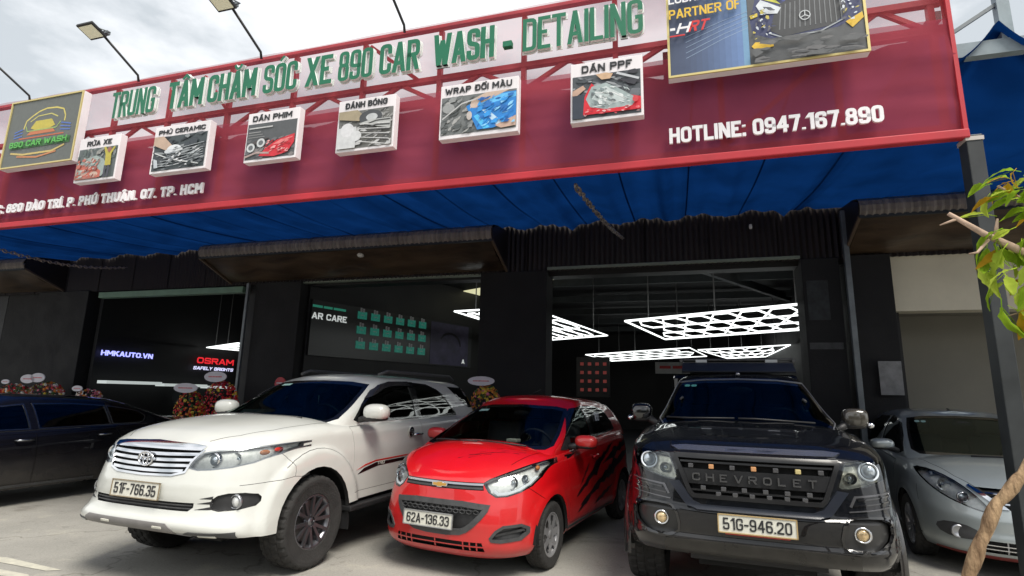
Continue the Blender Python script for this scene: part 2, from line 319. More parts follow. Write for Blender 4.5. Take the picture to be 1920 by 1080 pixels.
# worn pale paint on the yard, lower left
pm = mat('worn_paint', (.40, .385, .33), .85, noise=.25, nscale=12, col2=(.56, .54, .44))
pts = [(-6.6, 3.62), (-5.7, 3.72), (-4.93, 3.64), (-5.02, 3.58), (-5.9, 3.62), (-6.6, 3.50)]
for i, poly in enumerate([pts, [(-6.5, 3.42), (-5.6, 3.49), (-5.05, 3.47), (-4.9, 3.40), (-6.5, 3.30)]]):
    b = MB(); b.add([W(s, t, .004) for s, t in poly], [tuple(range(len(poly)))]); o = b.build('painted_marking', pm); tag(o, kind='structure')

# added row houses, out of view, a dark horizon for paint and glass to reflect
M_h = [mat('house_front_%d' % i, c, .85, noise=.15, nscale=.5) for i, c in enumerate(((.22, .20, .16), (.13, .15, .14), (.26, .24, .22)))]; M_hw = mat('house_window', (.02, .025, .03), .15); M_hg = mat('house_awning', (.05, .10, .07), .7)
for i, (x, w, h, lb) in enumerate(((-19, 15, 6.5, 'tan row house added across the street, out of view, for car reflections'), (-3, 14, 4.6, 'low green grey row house added across the street, out of view, for reflections'), (14, 17, 7.5, 'tall pale row house added across the street, out of view, for reflections'))):
    e = empty('added_row_house', (x, -17, 0), 0, lb, 'house', 'added row houses behind the camera'); MB().box((0, -3, h/2), (w, 6, h)).build('wall', M_h[i], e); MB().box((0, .6, 2.9), (w-.5, 1.4, .12)).build('awning', M_hg, e)
    me = MB().box((0, 0, 0), (1.6, .08, 1.5)).mesh('window', M_hw)
    for k in range(int(w/3)):
        for zz in ((1.4, 4.6) if h > 6 else (1.4,)): link('window', me, e, (-w/2+1.6+3*k, .03, zz))
m = MB().box((0, -9.5, .003), (440, 7, .006)); o = m.build('street', mat('asphalt', (.055, .055, .055), .9, noise=.2, nscale=2)); tag(o, kind='structure')
# ---------------------------------------------------------------- shop building
M_dark = mat('charcoal_render', (.0075, .0075, .008), .8, noise=.25, nscale=2.5, bump=.25, bscale=30)
M_dark2 = mat('black_wall', (.006, .006, .007), .6, noise=.3, nscale=1.5)
M_corr = mat('dark_brown_sheet', (.016, .011, .010), .5, noise=.35, nscale=1.2, stretch=(8, 1, .6))
M_green = mat('pale_green_beam', (.16, .27, .19), .6, noise=.15, nscale=5)
M_gry = mat('grey_green_beam', (.20, .24, .19), .6, noise=.15, nscale=5)
M_steel = mat('grey_steel', (.16, .18, .19), .45, metal=.3, noise=.25, nscale=4)
M_steel_d = mat('dark_steel', (.026, .030, .032), .5, noise=.35, nscale=4)
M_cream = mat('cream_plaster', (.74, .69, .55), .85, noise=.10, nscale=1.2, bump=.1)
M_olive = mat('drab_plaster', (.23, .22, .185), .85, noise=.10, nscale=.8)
M_ceil = mat('hall_ceiling', (.012, .012, .013), .7, noise=.3, nscale=.6)
M_floor = mat('hall_floor', (.03, .033, .04), .3, noise=.2, nscale=2)
TW = 9.5
shop = fthing('shop_building', 0, TW, 0, 'dark single storey car wash shop with wide open bays and charcoal pillars', 'building')
for (a, b_, front) in ((-16.2, -14.95, 0), (-14.95, -13.3, -.12), (-8.5, -7.37, -.12), (-3.45, -2.19, -.12), (1.93, 2.46, -.12), (2.58, 3.13, -.2)):
    w = b_-a; z1 = 3.72
    MB().box(((a+b_)/2, .2+front/2, z1/2), (w, .4-front, z1)).build('pillar', M_dark, shop, bevel=.012)
MB().box((-24.2, .2, 1.86), (15.9, .35, 3.72)).build('wall', M_dark2, shop)
# narrow return pier + steel post left of the second pillar
MB().box((-8.69, .25, 1.86), (.34, .3, 3.72)).build('pillar', M_dark2, shop)
def corrugated(m, x0, x1, z0, z1, y, pitch=.09, amp=.018, f=None, mi=0):
    n = int((x1-x0)/pitch*4); rows = []
    for zz in ((z0, z1) if f is None else f):
        rows.append([(x0+(x1-x0)*i/n, (y if f is None else zz[0])+amp*math.sin(i*math.pi/2), (zz if f is None else zz[1])) for i in range(n+1)])
    return m.grid(rows, mi, smooth=False)
# corrugated sheets over the bays, joined sheet by sheet
x = -32.0; k = 0
while x < 8.2:
    m = MB(); corrugated(m, x, x+1.06, 3.70 + .0*k, 5.2, -.06 - .004*(k % 2)); m.build('wall_sheet', M_corr, shop, recalc=False); x += 1.05; k += 1
MB().box((-11.9, .25, 4.4), (40.4, .3, 1.5)).build('lintel', M_dark2, shop)
MB().box((-10.93, -.02, 3.60), (4.14, .16, .13)).build('beam', M_green, shop, bevel=.006)
MB().box((-.13, -.02, 3.755), (4.12, .14, .055)).build('beam', M_gry, shop, bevel=.006)
MB().box((-5.41, -.02, 3.70), (3.92, .10, .035)).build('beam', M_gry, shop, bevel=.004)
m = MB().box((2.52, -.32, 2.2), (.075, .075, 4.4)); m.build('steel_post', M_steel, shop, bevel=.006)
m = MB().box((-8.62, -.2, 1.85), (.06, .06, 3.7)); m.build('steel_post', M_steel, shop, bevel=.006)
MB().box((2.935, -.31, 1.86), (.29, .004, .48)).build('notice_sheet', mat('grey_paper', (.22, .22, .22), .8, noise=.25, nscale=9), shop)
MB().box((2.19, -.124, 2.34), (.46, .004, .10)).build('pale_patch', mat('patch_paint', (.06, .062, .064), .8, noise=.4, nscale=9), shop)
MB().box((2.13, -.124, 3.05), (.30, .004, .62)).build('pale_patch', mat('patch_paint2', (.03, .034, .036), .8, noise=.6, nscale=7), shop)
# side wing at the right: cream lintel over a deep recess
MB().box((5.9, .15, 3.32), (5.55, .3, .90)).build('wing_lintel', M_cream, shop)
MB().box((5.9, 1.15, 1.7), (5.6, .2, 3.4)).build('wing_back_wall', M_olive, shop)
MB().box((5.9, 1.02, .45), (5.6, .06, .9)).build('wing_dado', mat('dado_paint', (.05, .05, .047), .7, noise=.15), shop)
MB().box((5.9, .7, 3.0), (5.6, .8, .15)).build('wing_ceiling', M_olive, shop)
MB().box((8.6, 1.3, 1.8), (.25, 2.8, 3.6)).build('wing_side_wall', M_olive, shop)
MB().box((3.2, 1.4, 1.8), (.15, 2.5, 3.6)).build('wing_side_wall', M_dark2, shop)
# hall
MB().box((-9, 19, 2.3), (50, .2, 5)).build('hall_back_wall', M_dark2, shop)
MB().box((-9, 9.5, 4.72), (50, 19, .1)).build('hall_ceiling', M_ceil, shop)
MB().box((-9, 9.75, .004), (50, 18.9, .008)).build('hall_floor', M_floor, shop)
MB().box((3.3, 12, 2.3), (.2, 14, 5)).build('hall_side_wall', M_dark2, shop)
for i in range(6):
    y = 2.2+2.6*i; m = MB().bar((-13, y, 4.5), (3.2, y-.0, 4.5), .09, .2); m.build('roof_beam', M_steel_d, shop)
m = MB().bar((-1.0, .6, 4.42), (4.2, 9.5, 4.42), .12, .2); m.build('roof_beam', M_steel_d, shop)
a19 = R(19); dD = Vector((math.sin(a19), math.cos(a19), 0)); dN = Vector((math.cos(a19), -math.sin(a19), 0))
P0 = Vector((-7.3, .1, 0))
def part_wall(p0, d, ln, name='partition_wall'):
    m = MB(); m.bar(p0+Vector((0, 0, 2.2))-dN*.06, p0+d*ln+Vector((0, 0, 2.2))-dN*.06, .1, 4.4); return m.build(name, M_dark2, shop)
part_wall(P0, dD, 6.2); part_wall(Vector((-13.1, .1, 0)), Vector((0, 1, 0)), 6.5)
# translucent roof strip in the hall ceiling
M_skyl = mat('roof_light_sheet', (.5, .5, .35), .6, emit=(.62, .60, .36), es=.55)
pl = [(-7.686, 15.27), (-5.01, 13.829), (-2.937, 12.764), (-2.014, 12.464), (-3.05, 13.258), (-5.395, 14.912)]
m = MB(); m.add([(s, t-TW, z) for z in (4.35, 4.37) for s, t in pl], [tuple(range(6)), tuple(range(6, 12))]+[(i, (i+1) % 6, 6+(i+1) % 6, 6+i) for i in range(6)]); m.build('roof_light', M_skyl, shop)
# blue lower glow area: tiled bay floor kerb
# ---------------------------------------------------------------- LED hexagon ceiling lights
M_led = mat('white_led_tube', (.9, .9, .9), .4, emit=(.95, 1, .98), es=1.0)
M_wire = mat('hanging_wire', (.15, .15, .15), .6)
def hexlight(q, z, label, nu=6, nv=3, r=.018, drop=True):
    A, B, C, D = [Vector((s, t, z)) for s, t in q]      # near-left, near-right, far-right, far-left
    o0 = (A+B+C+D)/4; e = fthing('ceiling_light', o0.x, o0.y, o0.z, label, 'ceiling light', 'hexagon LED lights in the hall')
    def P(u, v): return (A*(1-u)*(1-v)+B*u*(1-v)+C*u*v+D*(1-u)*v)-o0
    f = MB(); cs = [(0, 0), (1, 0), (1, 1), (0, 1)]
    for i in range(4): f.tube([P(*cs[i]), P(*cs[(i+1) % 4])], r, 6)
    f.build('light_frame', M_led, e)
    h = MB(); segs = set()
    mu, mv = .045, .06; du = (1-2*mu)/(nu*1.0+.5); dv = (1-2*mv)/nv
    for j in range(nv):
        for i in range(nu):
            off = du*.5 if j % 2 else 0
            cx = mu+off+du*(i+.5); cy = mv+dv*(j+.5)
            pt = [(cx-du*.5, cy), (cx-du*.27, cy-dv*.5), (cx+du*.27, cy-dv*.5), (cx+du*.5, cy), (cx+du*.27, cy+dv*.5), (cx-du*.27, cy+dv*.5)]
            for k in range(6):
                a, b = pt[k], pt[(k+1) % 6]; key = tuple(sorted([(round(a[0], 2), round(a[1], 2)), (round(b[0], 2), round(b[1], 2))]))
                if key in segs: continue
                segs.add(key); h.tube([P(*a), P(*b)], r*.85, 5, cap=False)
    h.build('light_tubes', M_led, e)
    if drop:
        for u, v in ((.12, .1), (.5, .1), (.88, .1), (.12, .9), (.88, .9)): p = P(u, v); MB().tube([p, p+Vector((0, 0, 4.66-z))], .012, 5).build('hanging_wire', M_wire, e)
hexlight([(-1.03, 11.79), (2.35, 9.85), (3.15, 13.45), (-.295, 15.62)], 3.1, 'large white honeycomb ceiling light hanging nearest in the right bay above the pickup', 6, 3, .022)
hexlight([(-4.18, 9.95), (-2.613, 9.66), (-1.735, 14.549), (-3.637, 15.675)], 3.1, 'white honeycomb ceiling light half hidden behind the middle pillar', 5, 3)
hexlight([(-3.381, 21.242), (.396, 18.322), (1.076, 22.021), (-2.809, 25.032)], 3.1, 'small far honeycomb ceiling light deep in the hall, left of the pickup roof', 6, 3, .017)
hexlight([(.679, 19.136), (3.15, 17.5), (3.15, 22.2), (1.879, 23.156)], 3.1, 'far honeycomb ceiling light directly above the pickup roof rack', 5, 3, .017)
hexlight([(-13.0, 12.7), (-10.757, 11.466), (-10.2, 13.2), (-12.75, 14.3)], 2.66, 'honeycomb ceiling light tip seen in the left bay above the red lettering', 3, 1, .014)
# ---------------------------------------------------------------- banner with product cards on the partition
M_black = mat('gloss_black_print', (.008, .010, .010), .35)
M_grn_p = mat('green_print', (.012, .09, .065), .5, noise=.3, nscale=9); M_wh_p = mat('white_print', (.62, .62, .6), .6); M_pur = mat('violet_print', (.05, .045, .10), .5, noise=.5, nscale=3)
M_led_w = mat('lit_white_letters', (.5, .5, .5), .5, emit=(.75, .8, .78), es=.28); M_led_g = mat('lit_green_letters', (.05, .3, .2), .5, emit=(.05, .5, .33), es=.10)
bn = empty('product_banner', W(-7.3, 9.6, 0)+(FS*dN.x+FT*dN.y)*.02, FY+R(90)-a19, 'long black banner on the inner left wall of the second bay showing green product cards', 'banner')
# local x runs along the wall into the hall, -y faces the bay
MB().box((2.65, 0, 2.80), (5.2, .03, 1.16)).build('banner_sheet', M_black, bn)
text_obj('lettering', 'AR CARE', .88, .135, M_led_w, bn, (.06, -.02, 2.98), bold=.02, extrude=.003)
for a_, b_ in ((.06, .30), (.33, .55), (.58, .90)): MB().box(((a_+b_)/2, -.02, 3.25), (b_-a_, .004, .05)).build('print_line', M_led_g, bn)
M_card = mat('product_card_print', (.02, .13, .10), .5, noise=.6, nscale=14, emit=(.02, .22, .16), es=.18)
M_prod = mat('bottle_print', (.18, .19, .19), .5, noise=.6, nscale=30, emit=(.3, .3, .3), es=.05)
cm = None
for r_ in range(3):
    for c_ in range(6):
        if cm is None:
            mm = MB().box((0, 0, -.055), (.26, .006, .17), mi=0); mm.box((-.04, -.004, .065), (.05, .006, .10), mi=1); mm.box((.03, -.004, .06), (.055, .006, .085), mi=1); mm.box((0, -.0045, -.05), (.10, .004, .018), mi=1)
            cm = mm.mesh('product_card', [M_card, M_prod])
        link('product_card', cm, bn, (1.36+c_*.385, -.02, 3.26-r_*.335))
MB().box((4.35, -.018, 2.80), (1.5, .006, 1.1)).build('printed_picture', M_pur, bn)
m = MB()
for k in range(14):   # hand and steering wheel print
    t0 = .3+k*.16; m.box((4.35+.42*math.cos(t0), -.024, 2.75+.34*math.sin(t0)), (.16, .004, .05), Matrix.Rotation(-t0-1.57, 3, 'Y'))
m.build('printed_wheel', mat('dark_print', (.012, .012, .02), .5), bn)
text_obj('lettering', 'A', .12, .12, M_led_w, bn, (4.85, -.024, 2.32), bold=.02, extrude=.002)
# lit lettering in the left bay
M_blue_l = mat('lit_blue_letters', (.3, .3, .7), .5, emit=(.32, .34, 1.0), es=1.0); M_red_l = mat('lit_red_letters', (.4, .02, .02), .5, emit=(.75, .02, .03), es=.5)
bs = empty('illuminated_lettering', W(-13.04, 9.6, 0), FY+R(90), 'glowing violet blue web address letters in the left bay', 'sign')
letter_row('letter', 'HMKAUTO.VN', 1.35, .12, M_blue_l, bs, (.10, -.02, 2.22), bold=.02, extrude=.006)
bs = empty('illuminated_lettering', W(-13.04, 9.6, 0), FY+R(90), 'red lit brand lettering with small white line below, right side of left bay', 'sign')
letter_row('letter', '⊕OSRAM'.replace('⊕', ''), 1.35, .17, M_red_l, bs, (2.85, -.02, 2.20), bold=.03, extrude=.006)
text_obj('lettering', 'SAFELY BRIGHTS', 1.45, .09, mat('lit_pale_letters', (.5, .5, .6), .5, emit=(.6, .6, .85), es=.7), bs, (2.75, -.02, 2.02), bold=.015, extrude=.004, shear=.2)
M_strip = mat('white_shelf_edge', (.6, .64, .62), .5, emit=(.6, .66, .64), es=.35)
sh = empty('wall_shelf', W(-13.0, 9.6, 0), FY+R(90), 'long white edged shelf on the left bay wall below the glowing letters', 'shelf')
for a, b_ in ((.1, 1.55), (1.62, 3.0), (3.06, 4.3)): MB().box(((a+b_)/2, -.15, 1.60-.02*a), (b_-a, .3, .07)).build('shelf_board', M_strip, sh)
MB().box((2.2, -.12, 1.35), (.03, .25, .5)).build('bracket', M_steel_d, sh)
# window with daylight at the rear of the left bay
wn = fthing('glass_door', -10.6, 13.5, 0, 'glass door with pale daylight behind the flower stands in the left bay', 'door')
MB().box((0, 0, 1.1), (1.1, .05, .7)).build('door_frame', M_steel_d, wn); MB().box((-.25, -.03, 1.2), (.35, .01, .5)).build('pane', mat('lit_pane', (.2, .25, .2), .3, emit=(.32, .38, .34), es=.4, noise=.5, nscale=7), wn); MB().box((.2, -.03, 1.2), (.25, .01, .5)).build('pane', mat('lit_pane', (1, 1, 1)), wn)
# signs at the rear of the hall
M_back_w = mat('dim_white_board', (.45, .45, .45), .6, noise=.15, nscale=3)
o = fthing('wall_sign', -.15, 18.3, 2.46, 'small white board with red lettering on the hall rear wall', 'sign')
MB().box((0, 0, 0), (1.05, .04, .36)).build('board', M_back_w, o); [MB().box((xx, -.03, .02), (ww, .006, .09)).build('print_line', mat('red_print', (.5, .02, .02), .5), o) for xx, ww in ((-.22, .34), (.2, .38))]
o = fthing('logo_panel', -2.67, 18.3, 2.15, 'dark panel with rows of small red badges far back in the right bay', 'panel')
MB().box((0, 0, 0), (1.1, .04, 1.3)).build('board', M_black, o)
me = MB().box((0, 0, 0), (.11, .02, .10)).mesh('badge', mat('dim_red_badge', (.35, .06, .05), .5, emit=(.4, .08, .07), es=.12))
for r_ in range(4):
    for c_ in range(4): link('badge', me, o, (-.36+.25*c_, -.03, .42-.28*r_))
# ---------------------------------------------------------------- awnings
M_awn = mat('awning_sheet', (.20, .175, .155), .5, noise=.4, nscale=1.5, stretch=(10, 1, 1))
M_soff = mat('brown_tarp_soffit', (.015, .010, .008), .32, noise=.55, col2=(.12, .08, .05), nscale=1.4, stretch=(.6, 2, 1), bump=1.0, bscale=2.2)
def awning(s0, s1, label, tf=8.5):
    e = fthing('awning', (s0+s1)/2, TW, 0, label, 'awning', 'dark corrugated awnings over the bays'); w = s1-s0; yf = tf-TW
    x = -w/2; k = 0
    prof = [(yf+.02, 4.10), (yf-.02, 4.16), (yf-.03, 4.24), (yf+.01, 4.32), (yf+.10, 4.38), (yf+.3, 4.43), (-.1, 4.50)]
    while x < w/2-.01:
        x1 = min(x+.82, w/2); n = max(4, int((x1-x)/.0225)); m = MB()
        m.grid([[(x+(x1-x)*i/n, p[0]+.014*math.sin(i*math.pi/2)-.003*(k % 2), p[1]+.006*math.sin(i*math.pi/2)) for i in range(n+1)] for p in prof], smooth=False)
        m.build('roof_sheet', M_awn, e, recalc=False); x = x1; k += 1
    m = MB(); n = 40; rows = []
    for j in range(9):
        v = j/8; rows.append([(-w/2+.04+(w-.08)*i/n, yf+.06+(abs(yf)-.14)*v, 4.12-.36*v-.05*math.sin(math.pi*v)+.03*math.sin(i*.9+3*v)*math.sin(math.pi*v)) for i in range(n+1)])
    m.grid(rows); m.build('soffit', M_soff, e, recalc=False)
    for sx in (-1, 1):
        m = MB(); m.prism([(yf+.02, 4.09), (yf-.0, 4.3), (yf+.3, 4.42), (-.07, 4.5), (-.07, 3.76)], 'yz', sx*w/2-.01, sx*w/2+.01); m.build('end_cheek', M_corr, e)
        MB().bar((sx*w/2, yf+.03, 4.09), (sx*w/2, -.07, 3.74), .04, .04).build('edge_bar', mat('edge_trim', (.12, .085, .06), .5), e)
    MB().box((0, yf+.03, 4.09), (w, .04, .04)).build('front_bar', M_steel_d, e)
awning(-9.2, -2.95, 'long dark corrugated awning with brown lining over the middle bay')
awning(2.55, 8.3, 'dark corrugated awning over the right wing behind the steel post')
awning(-21.5, -14.2, 'dark corrugated awning at the far left edge, mostly cut off')
o = fthing('bulb_lamp', -5.62, 8.75, 4.02, 'small white bulb lamp under the middle awning edge', 'lamp'); MB().lathe([(0, -.05), (.05, -.035), (.07, 0), (.05, .03), (.02, .06)], 14).build('bulb', mat('white_plastic', (.7, .7, .66), .4), o); MB().box((0, .1, .05), (.03, .25, .03)).build('bracket', M_steel, o)
o = fthing('bulb_lamp', 1.22, 9.3, 4.27, 'tiny lamp holder on the brown wall sheets above the right bay', 'lamp'); MB().lathe([(0, -.04), (.022, -.03), (.025, 0), (.02, .04)], 10).build('bulb', MATS['white_plastic'], o); MB().box((0, .06, .03), (.02, .12, .02)).build('bracket', M_steel, o)
# ---------------------------------------------------------------- blue tarpaulin roof
M_tarp = cloth('blue_tarp', (.003, .028, .125), .33, 0, noise=.25, nscale=1.4)
e = fthing('tarpaulin_roof', 0, 4.5, 0, 'deep blue tarpaulin roof hanging in folds between sign and shop', 'roof')
def tarp_z(s, v):
    p = s/.46+.4*math.sin(s*.7)
    return 4.27+.24*v-.12*math.sin(math.pi*v)+(.07+.05*v)*(abs(math.sin(p*1.57+.25*math.sin(v*3+s)))**.55-.5)+.03*noisy(s, v*2, 0, 1.3)+.022*math.sin(s*21+2*math.sin(s*3)+1.5*v)*(.4+.6*v)
m = MB(); rows = []
for j in range(26):
    v = j/25; rows.append([(-20+22.06*i/420, .06+4.86*v, tarp_z(-20+22.06*i/420, v)) for i in range(421)])
m.grid(rows); m.build('tarp_sheet', M_tarp, e, recalc=False)
m = MB(); rows = []
for j in range(22):
    v = j/21; row = []
    for i in range(161):
        s = 2.058+6.2*i/160; ph = ((s-2.67) % 1.55)/1.55; arc = (abs(ph-.5)*2)**3.2; bl = min(1, (s-2.058)/.35); bl = bl*bl*(3-2*bl)
        t0 = .06+.49*bl; tt = t0+(4.92-t0)*v; v1 = (tt-.06)/4.86; zr = 4.27+.40*arc*(1-v)**3+.22*v-.10*math.sin(math.pi*v)+.07*(abs(math.sin(s*4.2+v*.6))**.6-.5)*(.3+v); row.append((s, tt, tarp_z(s, v1)*(1-bl)+zr*bl))
    rows.append(row)
m.grid(rows); m.build('tarp_sheet', M_tarp, e, recalc=False)
for k in range(26):   # welded seams of the sheeting
    s0 = 1.9-.84*k; m = MB(); m.grid([[(s0+dx, .06+4.86*v, tarp_z(s0+dx, v)-.010) for dx in (-.010, 0, .010)] for v in [q/24 for q in range(25)]]); m.build('tarp_seam', M_tarp, e, recalc=False)
for s in (-17, -12.5, -8.4, -4.2, 0, 2.05): MB().bar((s, .1, 4.50), (s, 4.9, 4.72), .06, .08).build('rafter', M_steel_d, e)
# ---------------------------------------------------------------- sign gantry
M_net = cloth('red_net', (.43, .082, .115), .35, .18, noise=.10, nscale=2)
M_red = mat('red_paint_steel', (.50, .06, .08), .5, noise=.2, nscale=5)
M_redb = mat('bright_red_band', (.46, .022, .035), .6, noise=.15, nscale=3)
sg = fthing('sign_gantry', 0, 4.4, 0, 'long red net sign over a steel frame with green raised title letters', 'sign')
S0, S1 = -10.6, 2.06
fr = []
def rail(z, h, name='frame_rail', mt=None, y=.14): MB().box(((S0+S1)/2, y, z), (S1-S0, .06, h)).build(name, mt or M_red, sg)
rail(5.12, .035, y=.1); rail(4.575, .05); rail(4.33, .07); rail(3.52, .04)
MB().box(((S0+S1)/2, .03, 3.41), (S1-S0, .07, .07)).build('lower_band', M_redb, sg, bevel=.01)
vs_ = [1.98, 1.3, .43, -.44, -1.3, -2.17, -3.04, -3.9, -4.77, -5.64, -6.5, -7.37, -8.24, -9.1, -10]
for s in vs_: MB().box((s, .14, 4.27), (.045, .05, 1.68)).build('frame_post', M_red, sg)
for i in range(len(vs_)-1):
    a, b = vs_[i], vs_[i+1]; mid = (a+b)/2
    MB().bar((a, .15, 4.33), (mid, .15, 4.575), .035, .035).build('truss_web', M_red, sg); MB().bar((mid, .15, 4.575), (b, .15, 4.33), .035, .035).build('truss_web', M_red, sg)
for a, b in (((1.3, 4.3), (.35, 3.5)), ((-3.04, 3.75), (-3.35, 3.46)), ((-3.04, 3.75), (-2.75, 3.46)), ((-7.9, 4.3), (-6.5, 3.5)), ((-5.2, 5.1), (-4.8, 4.6)), ((1.98, 5.1), (1.35, 4.6)), ((-3.0, 5.1), (-2.4, 4.6)), ((-8.24, 4.6), (-7.6, 5.1))):
    MB().bar((a[0], .17, a[1]), (b[0], .17, b[1]), .035, .035).build('frame_brace', M_red, sg)
m = MB(); rows = []; nx = 300
for j in range(41):
    z = 3.40+1.74*j/40; rows.append([(S0+(S1-S0)*i/nx, .05-.02*math.sin(math.pi*min(1, max(0, (z-3.4)/1.7)))+.020*noisy((S0+(S1-S0)*i/nx), z*1.7, 0, 1.5)+.010*noisy((S0+(S1-S0)*i/nx)*.8+z*1.2, z*5, 3, 2.), z) for i in range(nx+1)])
m.grid(rows[:23]); m.build('net_sheet', M_net, sg, recalc=False); m = MB(); m.grid(rows[22:]); m.build('net_sheet', cloth('thin_red_net', (.46, .12, .13), .5, .58, noise=.08, nscale=2), sg, recalc=False)
# fringe of the net at the right corner
MB().box((2.05, .06, 4.27), (.028, .08, 1.74)).build('edge_hem', M_redb, sg)
M_gl = mat('green_letter_face', (.006, .15, .075), .5, noise=.08); M_ws = mat('white_letter_side', (.80, .82, .80), .5)
for wd_, a, b in (('TRUNG', -6.335, -5.68), ('TÂM', -5.468, -4.984), ('CHĂM', -4.898, -4.266), ('SÓC', -4.153, -3.744), ('XE', -3.618, -3.318), ('890', -3.224, -2.846), ('CAR', -2.748, -2.326), ('WASH', -2.159, -1.556), ('DETAILING', -1.26, -.192)):
    letter_row('letter', wd_, b-a, .335, M_gl, sg, (a, -.022, 4.605), gap=.17, m2=M_ws, extrude=.014, wt=.235, wf=.33)
MB().box((-1.41, -.035, 4.70), (.085, .055, .055)).build('letter', M_gl, sg)
# white backing outline of the title
for wd_, a, b in (('TRUNG', -6.335, -5.68), ('TÂM', -5.468, -4.984), ('CHĂM', -4.898, -4.266), ('SÓC', -4.153, -3.744), ('XE', -3.618, -3.318), ('890', -3.224, -2.846), ('CAR', -2.748, -2.326), ('WASH', -2.159, -1.556), ('DETAILING', -1.26, -.192)):
    letter_row('letter_back', wd_, b-a, .335, M_ws, sg, (a, .004, 4.605), gap=.17, extrude=.005, wt=.235, out=.010, wf=.33)
M_wl = mat('white_letters', (.82, .80, .82), .5)
letter_row('letter', 'HOTLINE: 0947.167.890', 1.53, .135, M_wl, sg, (.005, -.012, 3.555), gap=.12, extrude=.010, wt=.27, wf=.36)
letter_row('letter', 'ĐC: 890 ĐÀO TRÍ, P. PHÚ THUẬN, Q7, TP. HCM', 3.31, .115, M_wl, sg, (-8.12, -.012, 3.555), gap=.12, extrude=.010, wt=.27, wf=.36)
# posts under the sign
po = fthing('steel_post', 2.085, 4.47, 0, 'grey square steel post under the right end of the sign', 'post')
MB().box((0, 0, 1.7), (.10, .12, 3.40)).build('post_shaft', M_steel_d, po, bevel=.006); MB().box((0, 0, 3.37), (.11, .13, .03)).build('post_cap', mat('pale_cap', (.5, .45, .42), .6), po)
MB().box((0, 0, .01), (.26, .26, .02)).build('base_plate', M_steel_d, po)
# steel above the right tarpaulin
st = fthing('steel_truss', 2.1, 5.15, 0, 'grey steel truss above the blue tarpaulin at the upper right corner', 'truss')
M_lst = mat('blue_grey_steel', (.24, .30, .33), .5, noise=.2)
MB().bar((0, 0, 4.47), (6, 0, 4.47), .08, .13).build('beam', M_lst, st); MB().bar((0, 0, 5.2), (6, 0, 5.2), .08, .10).build('beam', M_lst, st)
MB().bar((.02, .0, 4.5), (1.05, .0, 5.15), .03, .03).build('brace', M_steel, st); MB().box((.66, 0, 4.83), (.09, .07, .68)).build('strut', M_lst, st); MB().box((1.9, 0, 4.83), (.09, .07, .68)).build('strut', M_lst, st)
# chain and rope under the tarp
def chain(name, label, cat, p, q, n, r, mt, sag=.05):
    e = empty(name, p, 0, label, cat); p, q = Vector(p), Vector(q); d = q-p; lk = MB(); 
    ps = [d*(i/n)+Vector((0, 0, -sag*math.sin(math.pi*i/n)+.012*math.sin(i*2.1))) for i in range(n+1)]
    for i in range(n):
        a, b = ps[i], ps[i+1]; dd = (b-a)*.62; u = dd.cross(Vector((0, 0, 1))).normalized(); w = dd.cross(u).normalized(); k = u if i % 2 else w
        c_ = (a+b)/2; loop = [c_+dd*math.cos(t)*1.0+k*.022*math.sin(t) for t in [2*math.pi*j/8 for j in range(9)]]; lk.tube(loop, r, 5, cap=False)
    lk.build('chain_links', mt, e)
chain('chain', 'thin metal chain dangling diagonally under the blue tarpaulin', 'chain', W(-.82, 4.6, 3.35), W(-.80, 9.0, 4.12), 42, .011, mat('chain_steel', (.25, .22, .20), .45, metal=.6))
chain('rope', 'frayed rope sagging under the tarpaulin at the far left', 'rope', W(-9.6, 5.2, 3.47), W(-12.0, 9.2, 4.17), 46, .008, mat('rope_fibre', (.35, .28, .24), .9), sag=.12)
# ---------------------------------------------------------------- floodlights
M_blk = mat('black_plastic', (.012, .012, .013), .45); M_lens = mat('lamp_lens', (.62, .60, .45), .25, emit=(.6, .58, .42), es=.15)
def flood(s, label):
    e = fthing('floodlight', s, 4.42, 5.13, label, 'floodlight', 'floodlights on poles along the sign top'); 
    m = MB().tube([(0, 0, -.05), (0, -.02, .02), (0, -.47, .235)], .014, 8); m.build('pole', M_blk, e)
    tl = Matrix.Rotation(R(-18), 3, 'X')
    MB().box((0, -.60, .205), (.23, .19, .03), tl).build('lamp_body', M_blk, e, bevel=.006)
    MB().box(Vector((0, -.60, .205))+tl @ Vector((0, 0, -.017)), (.19, .145, .006), tl).build('lamp_lens', M_lens, e)
    m = MB(); [m.box(Vector((0, -.60+.03*k, .205))+tl @ Vector((0, 0, .02)), (.18, .008, .02), tl) for k in (-2, -1, 0, 1, 2)]; m.build('cooling_fins', M_blk, e)
    m = MB().tube([(-.12, -.6, .21), (-.13, -.5, .235), (.13, -.5, .235), (.12, -.6, .21)], .008, 6); m.build('bracket', M_steel, e); MB().box((.03, -.46, .27), (.05, .04, .04)).build('sensor', M_steel, e)
flood(-6.05, 'floodlight on black pole nearest the logo panel, whole head in view'); flood(-4.28, 'second floodlight from the left touching the top picture edge above the title')
flood(-2.53, 'black lamp pole rising above the word CAR, head out of view'); flood(-7.88, 'black lamp pole at the far left edge above the logo panel')
